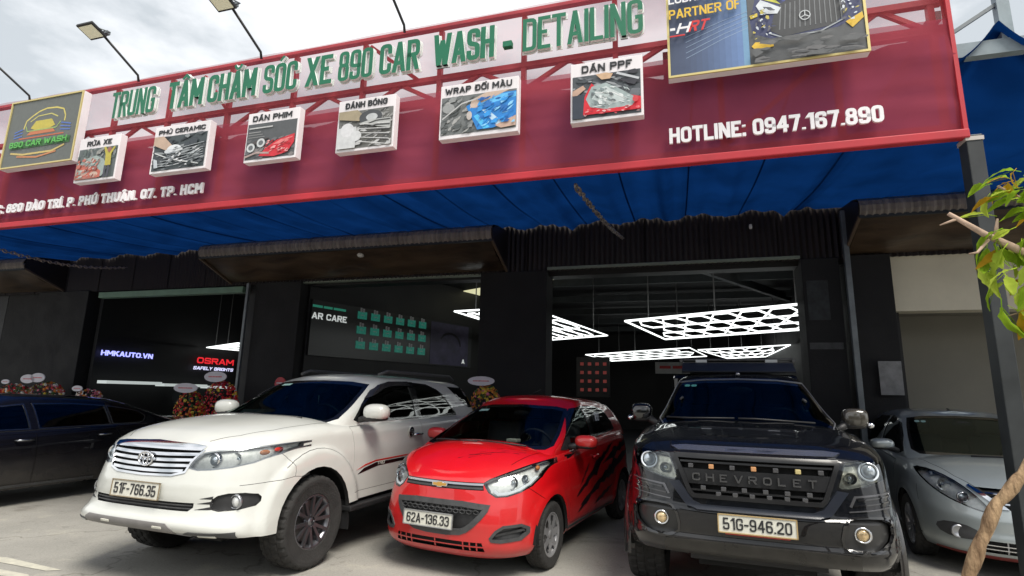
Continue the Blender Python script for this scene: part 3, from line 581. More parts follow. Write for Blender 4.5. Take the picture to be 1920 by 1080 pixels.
# ---------------------------------------------------------------- picture panels
PM = {}
def pcol(c, rough=.45, noise=.12):
    k = tuple(round(v, 3) for v in c)
    if k not in PM: PM[k] = mat('print_%d' % len(PM), c, rough, noise=noise, nscale=18)
    return PM[k]
M_side = mat('panel_side', (.80, .76, .78), .5, noise=.05)
class Pic:
    """flat printed picture made of coloured shapes, u right 0..1, v up 0..1"""
    def __init__(s, w, h, y): s.w, s.h, s.y, s.m, s.mats, s.k = w, h, y, MB(), [], 0
    def poly(s, pts, c, **k):
        mt = pcol(c, **k)
        if mt not in s.mats: s.mats.append(mt)
        s.k += 1; y = s.y-.00015*s.k; s.m.add([(u*s.w, y, v*s.h) for u, v in pts], [tuple(range(len(pts)))], s.mats.index(mt)); return s
    def rect(s, a, b, c, d, col, **k): return s.poly([(a, b), (c, b), (c, d), (a, d)], col, **k)
    def ell(s, cx, cy, rx, ry, col, n=18, a0=0, a1=360, **k): return s.poly([(cx+rx*math.cos(R(a0+(a1-a0)*i/n)), cy+ry*math.sin(R(a0+(a1-a0)*i/n))) for i in range(n+(1 if a1-a0 < 360 else 0))], col, **k)
    def line(s, pts, wd, col, **k):
        for a, b in zip(pts, pts[1:]):
            dx, dy = (b[0]-a[0])*s.w, (b[1]-a[1])*s.h; l = math.hypot(dx, dy) or 1; nx, ny = -dy/l*wd/2/s.w, dx/l*wd/2/s.h
            s.poly([(a[0]+nx, a[1]+ny), (a[0]-nx, a[1]-ny), (b[0]-nx, b[1]-ny), (b[0]+nx, b[1]+ny)], col, **k)
        return s
    def scatter(s, a, b, c, d, cols, n, sz=.03, el=3., ang=(0, 180)):
        for _ in range(n):
            x, y = random.uniform(a, c), random.uniform(b, d); t = R(random.uniform(*ang)); l = sz*random.uniform(.4, 1.6); w_ = l/random.uniform(1.2, el)
            q = [(l, 0), (.3*l, w_), (-.8*l, .7*w_), (-l, -.2*w_), (.2*l, -w_)]; asp = s.w/s.h
            pts = [(x+u*math.cos(t)-v*math.sin(t), y+(u*math.sin(t)+v*math.cos(t))*asp) for u, v in q]
            s.poly([(min(c, max(a, u)), min(d, max(b, v))) for u, v in pts], random.choice(cols))
        return s
    def done(s, parent): return s.m.build('printed_picture', s.mats, parent, recalc=False)
K, Wt, Gy, Rd = (.02, .02, .022), (.78, .78, .80), (.16, .17, .18), (.55, .012, .02)
def panel(s0, s1, z0, z1, label, title=None, frame=None, dep=.08, tw=None, name='picture_panel', cat='sign panel', group='service picture panels on the sign'):
    e = fthing(name, s0, 4.25, z0, label, cat, group); w, h = s1-s0, z1-z0
    MB().box((w/2, dep/2, h/2), (w, dep, h)).build('panel_box', M_side, e, bevel=.004)
    if frame:
        m = MB(); f = .018
        for c, sz in (((w/2, -.006, f/2), (w, .014, f)), ((w/2, -.006, h-f/2), (w, .014, f)), ((f/2, -.006, h/2), (f, .014, h-2*f)), ((w-f/2, -.006, h/2), (f, .014, h-2*f))): m.box(c, sz)
        m.build('panel_frame', mat('brass_frame', (.62, .52, .22), .4, metal=.3), e)
    if title:
        a, b, zc, th = tw or (.12, .88, .84, .09)
        text_obj('lettering', title, (b-a)*w, th*h*1.12, mat('dark_lettering', (.02, .022, .025), .5), e, (a*w, -.004, zc*h), bold=.03, extrude=.003)
    p = Pic(w, h, -.002); return e, p
e, p = panel(-6.567, -5.944, 3.775, 4.315, 'wash service panel: white header, red car roof and yellow figure, left of the ceramic panel', 'RỬA XE', tw=(.2, .8, .80, .10))
random.seed(5); p.rect(.03, .05, .97, .74, (.10, .12, .12)).scatter(.03, .40, .97, .74, [(.05,.07,.07),(.18,.20,.20),(.10,.13,.12),(.28,.28,.26)], 60, .06).rect(.03, .05, .6, .4, (.35, .12, .09)).poly([(.05, .3), (.2, .5), (.5, .56), (.7, .46), (.8, .25), (.7, .08), (.05, .08)], (.30, .36, .34)).poly([(.05, .1), (.1, .34), (.4, .38), (.66, .2), (.66, .06)], (.48, .12, .08)).ell(.25, .2, .09, .07, (.6, .35, .28)).ell(.5, .14, .1, .06, (.55, .4, .32))
p.poly([(.66, .72), (.72, .56), (.74, .3), (.88, .3), (.86, .56), (.94, .7), (.9, .72), (.8, .58), (.7, .74)], (.45, .38, .05)).ell(.8, .66, .05, .06, (.3, .12, .08)).scatter(.06, .08, .62, .5, [(.5,.14,.1),(.4,.45,.42),(.25,.28,.27),(.62,.5,.45),(.3,.08,.06)], 60, .04, 4, (0, 60)).rect(.75, .05, .8, .3, (.05, .05, .07)).rect(.83, .05, .88, .3, (.05, .05, .07)).done(e)
e, p = panel(-5.437, -4.678, 3.77, 4.317, 'ceramic coating panel: a gloved hand polishing a black car', 'PHỦ CERAMIC', tw=(.08, .92, .82, .085))
p.rect(.03, .05, .97, .77, (.05, .065, .07)).scatter(.03, .05, .97, .77, [(.02,.025,.03),(.09,.10,.11),(.25,.27,.28),(.04,.05,.06)], 90, .07, 7, (-10, 30)).poly([(.03, .77), (.2, .77), (.42, .5), (.3, .44), (.03, .6)], (.50, .36, .27)).ell(.42, .47, .13, .09, (.72, .74, .76)).ell(.33, .43, .08, .05, (.6, .63, .66)).ell(.52, .45, .06, .04, (.7, .72, .74))
for k in range(7): p.line([(.1+.05*k, .12+.055*k), (.45, .13+.055*k), (.95, .24+.05*k)], .006, (.40, .43, .45))
p.poly([(.1, .1), (.07, .3), (.14, .26), (.17, .1)], (.5, .54, .58)).line([(.08, .42), (.3, .3), (.5, .22), (.9, .1)], .012, (.6, .62, .62)).scatter(.3, .08, .96, .5, [(.4,.43,.45),(.02,.03,.03),(.2,.22,.24),(.65,.66,.68)], 60, .035, 8, (0, 25)).done(e)
e, p = panel(-4.185, -3.555, 3.768, 4.313, 'window film panel: red sports car on a grey print with two round lamps', 'DÁN PHIM', tw=(.1, .86, .82, .10))
p.rect(.02, .05, .97, .77, (.085, .09, .095)).scatter(.02, .05, .97, .45, [(.05,.05,.06),(.14,.14,.15),(.22,.2,.2),(.07,.06,.06)], 60, .06, 6, (0, 30)).rect(.06, .66, .52, .685, (.5, .5, .5)).rect(.06, .58, .3, .592, (.35, .35, .35)).rect(.06, .53, .34, .54, (.3, .3, .3)).rect(.06, .48, .38, .49, (.3, .3, .3))
p.poly([(.3, .1), (.42, .24), (.62, .38), (.96, .47), (.96, .3), (.85, .12), (.6, .06)], (.58, .02, .035)).poly([(.55, .3), (.7, .38), (.94, .42), (.8, .3)], (.75, .2, .2)).ell(.13, .28, .08, .09, (.55, .57, .58)).ell(.32, .36, .08, .09, (.55, .57, .58)).ell(.13, .28, .045, .05, (.12, .13, .14)).ell(.32, .36, .045, .05, (.12, .13, .14)).line([(.02, .1), (.25, .17), (.5, .14)], .02, (.4, .3, .28)).scatter(.4, .12, .9, .4, [(.7,.08,.1),(.4,.01,.02),(.8,.35,.35),(.25,.01,.02)], 40, .035, 7, (10, 35)).done(e)
e, p = panel(-3.1, -2.478, 3.757, 4.298, 'polishing panel: white gloved hands over a chrome engine part', 'ĐÁNH BÓNG', tw=(.12, .86, .83, .10))
p.rect(.03, .05, .97, .77, (.16, .16, .15)).scatter(.03, .05, .97, .77, [(.05,.05,.05),(.3,.3,.29),(.5,.5,.5),(.12,.12,.12)], 90, .06, 5, (-20, 60)).rect(.03, .05, .36, .45, (.60, .61, .62)).poly([(.03, .77), (.36, .77), (.5, .62), (.4, .55), (.03, .62)], (.36, .30, .20)).ell(.2, .4, .12, .13, (.68, .68, .7)).ell(.36, .27, .1, .1, (.62, .63, .64)).ell(.6, .6, .2, .14, (.06, .065, .07)).ell(.62, .6, .1, .07, (.5, .52, .53)).poly([(.4, .5), (.95, .35), (.95, .55), (.6, .55)], (.45, .46, .45))
for k in range(5): p.line([(.45+.03*k, .12+.09*k), (.7, .2+.08*k), (.94, .12+.1*k)], .012, (.05, .05, .05)).line([(.42, .16+.08*k), (.94, .05+.1*k)], .006, (.7, .7, .7))
p.done(e)
e, p = panel(-2.012, -1.264, 3.763, 4.296, 'widest service panel: hands stretching bright blue vinyl film over a car', 'WRAP ĐỔI MÀU', tw=(.06, .92, .83, .10))
p.rect(.02, .07, .98, .77, (.16, .17, .17)).scatter(.02, .07, .5, .77, [(.08,.09,.09),(.26,.27,.27),(.14,.15,.15),(.36,.36,.35)], 70, .05, 5, (10, 60)).poly([(.35, .55), (.6, .72), (.98, .72), (.98, .2), (.7, .1), (.5, .1)], (.02, .22, .62)).poly([(.42, .5), (.98, .62), (.98, .7), (.6, .7)], (.12, .48, .85)).poly([(.55, .45), (.62, .45), (.85, .14), (.76, .12)], (.5, .7, .85)).poly([(.45, .35), (.5, .38), (.66, .12), (.58, .1)], (.08, .5, .85)).poly([(.4, .5), (.55, .58), (.75, .68), (.9, .76), (.6, .76), (.42, .66)], (.55, .42, .34)).ell(.46, .56, .06, .06, (.6, .46, .38)).poly([(.72, .14), (.98, .28), (.98, .1), (.8, .08)], (.55, .38, .3)).ell(.12, .55, .08, .09, (.3, .31, .31)).scatter(.5, .15, .97, .68, [(.03,.3,.75),(.02,.16,.5),(.25,.6,.9),(.01,.1,.35)], 70, .04, 8, (10, 55)).line([(.05, .35), (.3, .6), (.5, .66)], .012, (.5, .5, .5)).ell(.4, .36, .035, .08, (.5, .45, .42)).done(e)
e, p = panel(-.797, -.192, 3.77, 4.32, 'paint film panel: glossy headlight of a red car being covered, beside the big poster', 'DÁN PPF', tw=(.16, .86, .82, .11))
p.rect(.03, .05, .97, .77, (.07, .08, .09)).scatter(.03, .3, .97, .77, [(.03,.03,.04),(.14,.15,.17),(.3,.32,.34),(.05,.06,.07)], 70, .06, 6, (-30, 20)).rect(.03, .05, .2, .45, (.03, .04, .06)).poly([(.18, .1), (.2, .4), (.3, .62), (.4, .5), (.97, .3), (.97, .1)], (.62, .015, .03)).poly([(.22, .36), (.3, .56), (.5, .6), (.7, .46), (.92, .28), (.85, .17), (.5, .16), (.28, .22)], (.33, .40, .40)).poly([(.3, .36), (.36, .5), (.5, .54), (.66, .42), (.8, .28), (.5, .22)], (.52, .58, .58)).poly([(.03, .52), (.18, .6), (.22, .54), (.1, .44), (.03, .44)], (.5, .33, .25)).poly([(.36, .76), (.44, .66), (.56, .66), (.6, .74), (.5, .77)], (.6, .40, .25)).line([(.65, .74), (.95, .60)], .02, (.5, .52, .55)).line([(.35, .45), (.6, .42), (.78, .28)], .008, (.8, .82, .82)).scatter(.3, .2, .82, .52, [(.7,.74,.74),(.2,.25,.26),(.42,.48,.48),(.12,.14,.15)], 60, .03, 5, (-50, 0)).scatter(.2, .06, .95, .17, [(.75,.1,.12),(.35,.01,.02),(.8,.5,.5)], 26, .03, 6, (-10, 10)).ell(.9, .26, .04, .05, (.6, .05, .06)).done(e)
# logo panel
e, p = panel(-7.87, -6.655, 4.065, 4.955, 'brass framed grey logo panel with rainbow car outline at the left end', None, True, .09, name='logo_panel')
p.rect(.0, .0, 1, 1, (.115, .125, .115))
arc = [(.24, .56), (.26, .68), (.33, .74), (.42, .80), (.52, .83), (.66, .82), (.76, .78), (.80, .68), (.80, .60)]
p.line(arc, .018, (.62, .52, .12)).line([(.32, .66), (.42, .73), (.6, .74), (.7, .68)], .014, (.55, .5, .14)).poly([(.34, .56), (.4, .66), (.62, .66), (.68, .56), (.6, .52), (.42, .52)], (.50, .42, .06)).line([(.27, .6), (.3, .52), (.7, .52), (.75, .6)], .014, (.3, .42, .12)).poly([(.3, .46), (.34, .51), (.66, .51), (.7, .46)], (.50, .16, .06)).line([(.2, .42), (.82, .42)], .016, (.5, .12, .05))
for k in range(3): p.line([(.12, .44+.04*k), (.24, .46+.05*k)], .014, (.08, .16, .5)).line([(.76, .48+.05*k), (.9, .46+.04*k)], .014, (.08, .16, .5))
p.line([(.12, .22), (.3, .18), (.7, .18), (.86, .25)], .024, (.55, .42, .14)).line([(.22, .16), (.5, .12), (.76, .17)], .022, (.5, .2, .08)).rect(.1, .272, .92, .372, (.05, .15, .05)).done(e)
text_obj('lettering', '890 CAR WASH', .96, .075, mat('green_lettering', (.10, .42, .08), .5), e, (.13, -.022, .255), bold=.02, extrude=.002)
# big lubricant poster
e, p = panel(.013, 1.455, 4.06, 4.86, 'large lubricant poster with blue and yellow racing car front, right end of sign', None, True, .075, name='poster_panel')
p.rect(0, 0, 1, 1, (.07, .085, .115)); nS = 14
for k in range(nS):
    a = k/nS; c = (.05+.10*a*a, .07+.20*a*a, .13+.42*a*a) if a < .9 else (.16, .32, .5)
    p.rect(.0+.43*a, 0, .0+.43*(a+1/nS), 1, c, noise=.05)
for k in range(5): p.line([(.1, .2+.06*k), (.3, .36+.05*k), (.43, .44+.045*k)], .004, (.30, .40, .55))
p.rect(.43, 0, 1, 1, (.075, .08, .085))
p.poly([(.45, .98), (.47, .72), (.44, .5), (.45, .36), (.54, .28), (.86, .3), (.97, .38), (.98, .6), (.94, .98)], (.03, .04, .12))            # car mass
p.poly([(.54, .98), (.56, .74), (.62, .66), (.82, .7), (.86, .8), (.84, .98)], (.06, .085, .30)).line([(.58, .80), (.68, .86), (.82, .87)], .02, (.45, .55, .25)).line([(.56, .9), (.66, .96), (.8, .97)], .012, (.3, .4, .6))
p.poly([(.50, .96), (.53, .80), (.60, .64), (.47, .76)], (.62, .62, .08)).poly([(.86, .98), (.83, .8), (.86, .74), (.93, .9), (.92, .99)], (.62, .62, .08))
p.poly([(.57, .6), (.63, .68), (.80, .70), (.90, .62), (.915, .45), (.84, .33), (.60, .28), (.54, .36)], (.035, .038, .042))                 # grille
for k in range(13): p.line([(.585+.025*k, .36), (.60+.0235*k, .66-.002*abs(k-6)**1.6)], .008, (.16, .17, .18))
p.poly([(.475, .66), (.50, .72), (.60, .60), (.58, .54), (.50, .56)], (.66, .70, .74)).poly([(.51, .64), (.55, .62), (.57, .58), (.52, .60)], (.05, .06, .08)).poly([(.83, .72), (.88, .84), (.93, .88), (.93, .72), (.87, .64)], (.66, .70, .74)).poly([(.865, .74), (.9, .82), (.91, .76), (.88, .70)], (.05, .06, .08))
p.line([(.54, .33), (.60, .27), (.78, .28), (.90, .38)], .010, (.35, .38, .40)).poly([(.44, .22), (.46, .26), (.55, .24), (.55, .19), (.46, .17)], (.70, .45, .03)).poly([(.90, .34), (.98, .42), (.985, .36), (.93, .27)], (.70, .45, .03)).poly([(.44, .56), (.48, .58), (.48, .54), (.445, .52)], (.65, .5, .05)).poly([(.94, .62), (.99, .66), (.99, .60), (.95, .58)], (.65, .5, .05))
for q in ((.50, .50), (.505, .45), (.51, .41), (.925, .56), (.93, .52), (.94, .48)): p.ell(q[0], q[1], .006, .011, (.7, .75, .8), n=8)
ring = [(.712+.026*math.cos(R(a)), .475+.05*math.sin(R(a))) for a in range(0, 361, 30)]
p.line(ring, .007, (.55, .58, .6))
for a in (90, 210, 330): p.line([(.712, .475), (.712+.026*math.cos(R(a)), .475+.05*math.sin(R(a)))], .007, (.55, .58, .6))
p.line([(.63, .715), (.70, .735), (.80, .75)], .014, (.5, .6, .75)).scatter(.56, .70, .84, .97, [(.10,.14,.4),(.03,.05,.2),(.3,.4,.6),(.5,.6,.7)], 50, .02, 7, (-10, 25)).scatter(.45, .28, .57, .62, [(.1,.1,.12),(.5,.42,.08),(.04,.05,.12),(.6,.65,.7)], 34, .012, 4).scatter(.88, .34, .985, .95, [(.1,.1,.12),(.5,.42,.08),(.04,.05,.12),(.6,.65,.7)], 44, .012, 4).scatter(.44, .02, .99, .26, [(.06,.065,.07),(.09,.095,.1),(.12,.12,.125)], 40, .04, 8, (-6, 6))
p.done(e)
text_obj('lettering', 'LUBRICANT', .475, .085, mat('white_lettering', (.8, .8, .82), .5), e, (.02, -.035, .655), bold=.03, extrude=.002)
text_obj('lettering', 'PARTNER OF', .55, .085, mat('yellow_lettering', (.75, .48, .03), .5), e, (.02, -.035, .515), bold=.03, extrude=.002)
text_obj('lettering', 'H', .10, .09, MATS['white_lettering'], e, (.07, -.035, .375), bold=.03, extrude=.002, shear=.35)
text_obj('lettering', 'RT', .14, .095, mat('red_lettering', (.62, .02, .02), .5), e, (.165, -.035, .375), bold=.03, extrude=.002, shear=.35)
MB().box((.045, -.034, .42), (.04, .004, .022)).build('logo_bar', MATS['white_lettering'], e); MB().box((.08, -.036, .355), (.12, .004, .012)).build('logo_bar', MATS['red_lettering'], e)
# ---------------------------------------------------------------- flower stands
M_card_w = mat('white_card', (.60, .58, .62), .7, noise=.08); PET = [mat('petal_red', (.50, .008, .015), .6), mat('petal_orange', (.62, .20, .02), .6), mat('petal_yellow', (.62, .45, .04), .6), mat('petal_pink', (.60, .14, .22), .6), mat('petal_white', (.7, .68, .62), .6), mat('flower_leaf', (.04, .10, .02), .6)]
def flowers(s, t, h, w, kinds, cards, label, dens=420, vh=.55):
    e = fthing('flower_stand', s, t, 0, label, 'flower stand', 'congratulation flower stands by the pillars'); m = MB()
    for _ in range(dens):
        a = random.random()*6.28; rr = random.random()**.5; z = (random.random()*2-1)
        r2 = math.sqrt(max(0, 1-z*z)); x, y = w/2*r2*math.cos(a)*(.75+.25*rr), .22*r2*math.sin(a)
        c = Vector((x, y, h-vh/2+z*vh/2)); r = random.uniform(.016, .036); nrm = Vector((x*2, -abs(y)-.25, random.uniform(-.3, .6))).normalized(); u = nrm.orthogonal().normalized(); v = nrm.cross(u)
        n = 5; vs = [c+nrm*r*.5]+[c+(u*math.cos(6.283*k/n)+v*math.sin(6.283*k/n))*r for k in range(n)]
        m.add(vs, [(0, 1+k, 1+(k+1) % n) for k in range(n)], random.choice(kinds))
    b = m.build('blossoms', PET, e, recalc=False); tag(b, kind='stuff')
    f = MB(); [f.tube([(0, 0, h-.2), (dx, dy, 0)], .014, 6) for dx, dy in ((-.3, -.15), (.3, -.15), (0, .3))]; f.build('tripod', M_steel_d, e)
    for (cx, cz, cw, ch) in cards:
        c = MB(); ppts = [(cx+cw*math.cos(6.283*k/20), cz+ch*math.sin(6.283*k/20)) for k in range(20)]; c.prism(ppts, 'xz', -.27, -.255); c.build('greeting_card', M_card_w, e)
        MB().box((cx, -.272, cz), (cw*1.2, .002, ch*.22)).build('print_line', mat('card_red_print', (.55, .16, .18), .6, noise=.6, nscale=60), e)
flowers(-13.4, 8.9, 1.56, .95, [1, 2, 3, 0, 5, 4], [(-.22, 1.62, .22, .095), (.08, 1.65, .22, .10)], 'orange and yellow flower stand with two white oval cards before the first pillar')
flowers(-14.4, 8.9, 1.50, 1.0, [0, 0, 1, 4, 5], [(.1, 1.55, .13, .05)], 'low red and white flower stand at the far left edge behind the black sedan')
flowers(-12.1, 8.9, 1.42, .45, [3, 4, 1], [(0, 1.44, .15, .06)], 'small pink flower stand behind the rear roof of the black sedan', 160, .25)
flowers(-8.42, 8.7, 1.64, .85, [0, 0, 0, 0, 3, 2], [(.08, 1.72, .26, .10)], 'tall red flower stand with raised oval card beside the bay post', 700, 1.0)
flowers(-8.92, 8.5, 1.44, .62, [2, 1, 0, 0, 5], [(.12, 1.50, .28, .09)], 'yellow centred red flower stand with oval card, left of the tall red one', 420, .7)
flowers(-7.35, 8.9, 1.36, .30, [0, 3, 0], [], 'small red flower stand just above the white off-roader bonnet left roof edge', 160, .3)
o = fthing('stop_sign', -7.2, 8.85, 0, 'small round red sign on a thin pole before the second pillar', 'sign'); MB().lathe([(0, -.02), (.12, -.02), (.12, .01), (0, .01)], 18, 'y', (0, 0, 1.62), smooth=False).build('sign_plate', mat('sign_red', (.42, .03, .04), .5), o); MB().box((0, -.025, 1.63), (.15, .004, .02)).build('sign_bar', M_card_w, o); MB().box((0, -.025, 1.59), (.12, .004, .015)).build('sign_bar', M_card_w, o); MB().tube([(0, 0, 0), (0, 0, 1.5)], .012).build('pole', M_steel_d, o)
flowers(-3.05, 8.75, 1.66, .56, [2, 1, 2, 1, 3, 5], [(.0, 1.715, .23, .075)], 'golden orange flower stand with white oval card before the middle pillar', 420, .85)
# ---------------------------------------------------------------- tree at the right edge
def leafmat():
    m = cloth('green_leaf', (.34, .54, .04), .55, 0, noise=.45, nscale=9); return m
M_bark = mat('peeling_bark', (.10, .05, .022), .9, noise=.45, nscale=22, bump=1.0, bscale=40, stretch=(1, 1, .3), col2=(.44, .30, .17))
M_twig = mat('pale_twig', (.42, .30, .22), .8, noise=.3, nscale=20)
tr = fthing('young_tree', 1.60, 3.0, 0, 'young tree with peeling leaning trunk and bright green leaves at the right edge', 'tree')
def tp(s, t, z): return Vector((s-1.60, t-3.0, z))
m = MB(); k = [tp(.92, 3.0, .0), tp(1.0, 3.0, .35), tp(1.12, 3.0, .66), tp(1.185, 3.0, .83), tp(1.285, 3.0, 1.06), tp(1.41, 3.0, 1.22), tp(1.60, 3.0, 1.44), tp(1.74, 3.02, 1.82), tp(1.80, 3.05, 2.3), tp(1.82, 3.06, 2.5)]
pts = []
for i in range(len(k)-1):
    for j in range(5): f = j/5; pts.append(k[i].lerp(k[i+1], f)+Vector((random.uniform(-.006, .006), 0, random.uniform(-.006, .006))))
pts.append(k[-1]); n = len(pts)
m.tube(pts, [max(.008, .032-.017*i/n+.003*math.sin(i*1.7)) for i in range(n)], 10); m.build('trunk', M_bark, tr)
def br(name, ps, r0): m = MB(); nn_ = len(ps); m.tube(ps, [r0*(1-.6*i/(nn_-1)) for i in range(nn_)], 7); return m.build(name, M_twig, tr)
br('branch', [tp(1.78, 3.05, 2.05), tp(1.56, 3.0, 2.18), tp(1.40, 3.0, 2.29), tp(1.27, 3.0, 2.40)], .024)
br('branch', [tp(1.42, 3.0, 2.27), tp(1.36, 2.99, 2.20), tp(1.325, 2.99, 2.195)], .009); br('branch', [tp(1.44, 3.0, 2.26), tp(1.46, 3.0, 2.36)], .012); br('branch', [tp(1.30, 3.0, 2.37), tp(1.23, 3.0, 2.345)], .008)
br('branch', [tp(1.80, 3.05, 2.28), tp(1.62, 3.02, 2.42), tp(1.48, 3.0, 2.52)], .012); br('branch', [tp(1.80, 3.05, 2.0), tp(1.60, 3.02, 1.95), tp(1.44, 3.0, 1.90)], .008)
# one leaf mesh, folded along the rib, in five kinds of bend
def leaf_mesh(L_, W_, bend, mt):
    m = MB(); rows = []
    for i in range(9):
        v = i/8; w = W_*math.sin(math.pi*min(1, v*.96+.03))**.75*(1-.12*math.sin(v*19)); z = -bend*v*v*L_
        rows.append([(w*u, v*L_, z+abs(u)*w*.28+.003*math.sin(v*30+u)) for u in (-1, -.5, 0, .5, 1)])
    m.grid(rows); m.tube([(0, -.04, 0), (0, 0, 0), (0, L_*.9, -bend*.81*L_)], .0022, 4); return m.mesh('leaf', mt)
LM = leafmat(); LY = cloth('yellow_leaf', (.60, .36, .03), .45, 0, noise=.3, nscale=9); LG = cloth('fresh_leaf', (.58, .72, .10), .58, 0, noise=.3, nscale=9)
LMs = [leaf_mesh(.13, .026, .5, LG), leaf_mesh(.14, .030, .8, LM), leaf_mesh(.11, .026, .3, LG), leaf_mesh(.13, .032, 1.1, LM), leaf_mesh(.12, .024, .9, LY)]; LYm = leaf_mesh(.11, .032, .6, LY)
def leaf(s, t, z, az, el, roll=0, me=None, sc=1):
    o = link('leaf', me or random.choice(LMs), tr, tp(s, t, z)); d = Vector((math.cos(az)*math.cos(el), math.sin(az)*math.cos(el), math.sin(el)))
    q = d.to_track_quat('Y', 'Z'); o.rotation_euler = (q.to_matrix() @ Matrix.Rotation(roll, 3, 'Y')).to_euler(); o.scale = (sc,)*3; return o
random.seed(3)
for _ in range(46): leaf(random.uniform(1.44, 1.80), random.uniform(2.93, 3.08), random.uniform(2.38, 2.58), random.uniform(2.4, 4.2), random.uniform(-.9, .5), random.uniform(-1, 1), sc=random.uniform(.55, .9))
for _ in range(80): leaf(random.uniform(1.40, 1.85), random.uniform(2.93, 3.1), random.uniform(2.02, 2.30), random.uniform(2.2, 5), random.uniform(-1.5, -.2), random.uniform(-1.2, 1.2), sc=random.uniform(.5, .95))
for _ in range(10): leaf(random.uniform(1.62, 1.95), random.uniform(2.95, 3.1), random.uniform(2.2, 2.45), random.uniform(2.2, 5), random.uniform(-1.2, .2), random.uniform(-1, 1))
leaf(1.42, 2.99, 1.94, 3.6, -1.45, .4, LMs[1], 1.05); leaf(1.47, 2.99, 1.93, 5.6, -.7, .2, LMs[0], .8); leaf(1.50, 2.99, 1.93, 4.6, -1.3, -.3, LYm, 1.1); leaf(1.48, 2.98, 2.0, 4.6, -1.2, .3, LMs[2], .7); leaf(1.60, 2.98, 2.16, 5.2, -1.2, .3, LYm, 1); leaf(1.66, 2.98, 2.14, 4.8, -1.1, .3, LYm, .9)
# ================================================================ car kit
def pchip(pts):
    xs = [p[0] for p in pts]; ys = [p[1] for p in pts]; n = len(xs)
    if n == 1: return lambda x: ys[0]
    h = [xs[i+1]-xs[i] for i in range(n-1)]; d = [(ys[i+1]-ys[i])/h[i] for i in range(n-1)]; m = [d[0]]
    for i in range(1, n-1):
        if d[i-1]*d[i] <= 0: m.append(0)
        else: w1, w2 = 2*h[i]+h[i-1], h[i]+2*h[i-1]; m.append((w1+w2)/(w1/d[i-1]+w2/d[i]))
    m.append(d[-1])
    def f(x):
        if x <= xs[0]: return ys[0]
        if x >= xs[-1]: return ys[-1]
        i = 0
        while x > xs[i+1]: i += 1
        t = (x-xs[i])/h[i]; t2, t3 = t*t, t*t*t
        return (2*t3-3*t2+1)*ys[i]+(t3-2*t2+t)*h[i]*m[i]+(-2*t3+3*t2)*ys[i+1]+(t3-t2)*h[i]*m[i+1]
    return f
def inpoly(x, y, P):
    c = False; n = len(P); j = n-1
    for i in range(n):
        if (P[i][1] > y) != (P[j][1] > y) and x < (P[j][0]-P[i][0])*(y-P[i][1])/(P[j][1]-P[i][1])+P[i][0]: c = not c
        j = i
    return c
def inset(P, d):
    """polygon moved inwards by d (outwards when negative)"""
    n = len(P); A = sum(P[i][0]*P[(i+1) % n][1]-P[(i+1) % n][0]*P[i][1] for i in range(n)); s = 1 if A > 0 else -1; out = []
    for i in range(n):
        a, b, c = P[i-1], P[i], P[(i+1) % n]
        def nrm(p, q): dx, dy = q[0]-p[0], q[1]-p[1]; l = math.hypot(dx, dy) or 1; return (-dy/l*s, dx/l*s)
        n1, n2 = nrm(a, b), nrm(b, c); bx, by = n1[0]+n2[0], n1[1]+n2[1]; k = 2*d/max(.5, bx*bx+by*by)
        out.append((b[0]+bx*k, b[1]+by*k))
    return out
def smoothpoly(P, it=2, keep=()):
    for _ in range(it):
        Q = []
        for i in range(len(P)):
            a, b = P[i], P[(i+1) % len(P)]; Q += [(a[0]*.75+b[0]*.25, a[1]*.75+b[1]*.25), (a[0]*.25+b[0]*.75, a[1]*.25+b[1]*.75)]
        P = Q
    return P
AXI = {'f': (1, 2), 's': (0, 2), 't': (0, 1)}
def cut(bm, poly, ax, ok, pad=.12):
    """split faces along the polygon and return the faces inside it"""
    i, j = AXI[ax]; x0, x1 = min(p[0] for p in poly), max(p[0] for p in poly); y0, y1 = min(p[1] for p in poly), max(p[1] for p in poly)
    cand = set()
    for f in bm.faces:
        c = f.calc_center_median()
        if x0-pad < c[i] < x1+pad and y0-pad < c[j] < y1+pad and ok(c, f.normal): cand.add(f)
    n = len(poly)
    for k in range(n):
        a, b = poly[k], poly[(k+1) % n]; lx, hx = min(a[0], b[0])-1e-4, max(a[0], b[0])+1e-4; ly, hy = min(a[1], b[1])-1e-4, max(a[1], b[1])+1e-4
        sel = []
        for f in cand:
            us = [v.co[i] for v in f.verts]; vs = [v.co[j] for v in f.verts]
            if max(us) >= lx and min(us) <= hx and max(vs) >= ly and min(vs) <= hy: sel.append(f)
        if not sel: continue
        dx, dy = b[0]-a[0], b[1]-a[1]; co = Vector((0, 0, 0)); co[i], co[j] = a; no = Vector((0, 0, 0)); no[i], no[j] = -dy, dx
        if no.length < 1e-9: continue
        es = {e for f in sel for e in f.edges}; vv = {v for f in sel for v in f.verts}
        r = bmesh.ops.bisect_plane(bm, geom=list(sel)+list(es)+list(vv), plane_co=co, plane_no=no.normalized(), dist=2e-5)
        cand = {f for f in cand if f.is_valid} | {g for g in r['geom'] if isinstance(g, bmesh.types.BMFace) and g.is_valid}
    res = []
    for f in cand:
        c = f.calc_center_median()
        if inpoly(c[i], c[j], poly): res.append(f)
    return res
def ok_front(c, n): return n.x > .04
def ok_rear(c, n): return n.x < -.04
def ok_left(c, n): return c.y > .2 and n.y > .15
def ok_right(c, n): return c.y < -.2 and n.y < -.15
def ok_top(c, n): return n.z > .4
def ok_any(c, n): return True
OK = {'f': ok_front, 'l': ok_left, 'r': ok_right, 't': ok_top, 'b': ok_rear, 'a': ok_any}
AX = {'f': 'f', 'l': 's', 'r': 's', 't': 't', 'b': 'f', 'a': 's'}
def mir(P): return [(-a, b) for a, b in P]
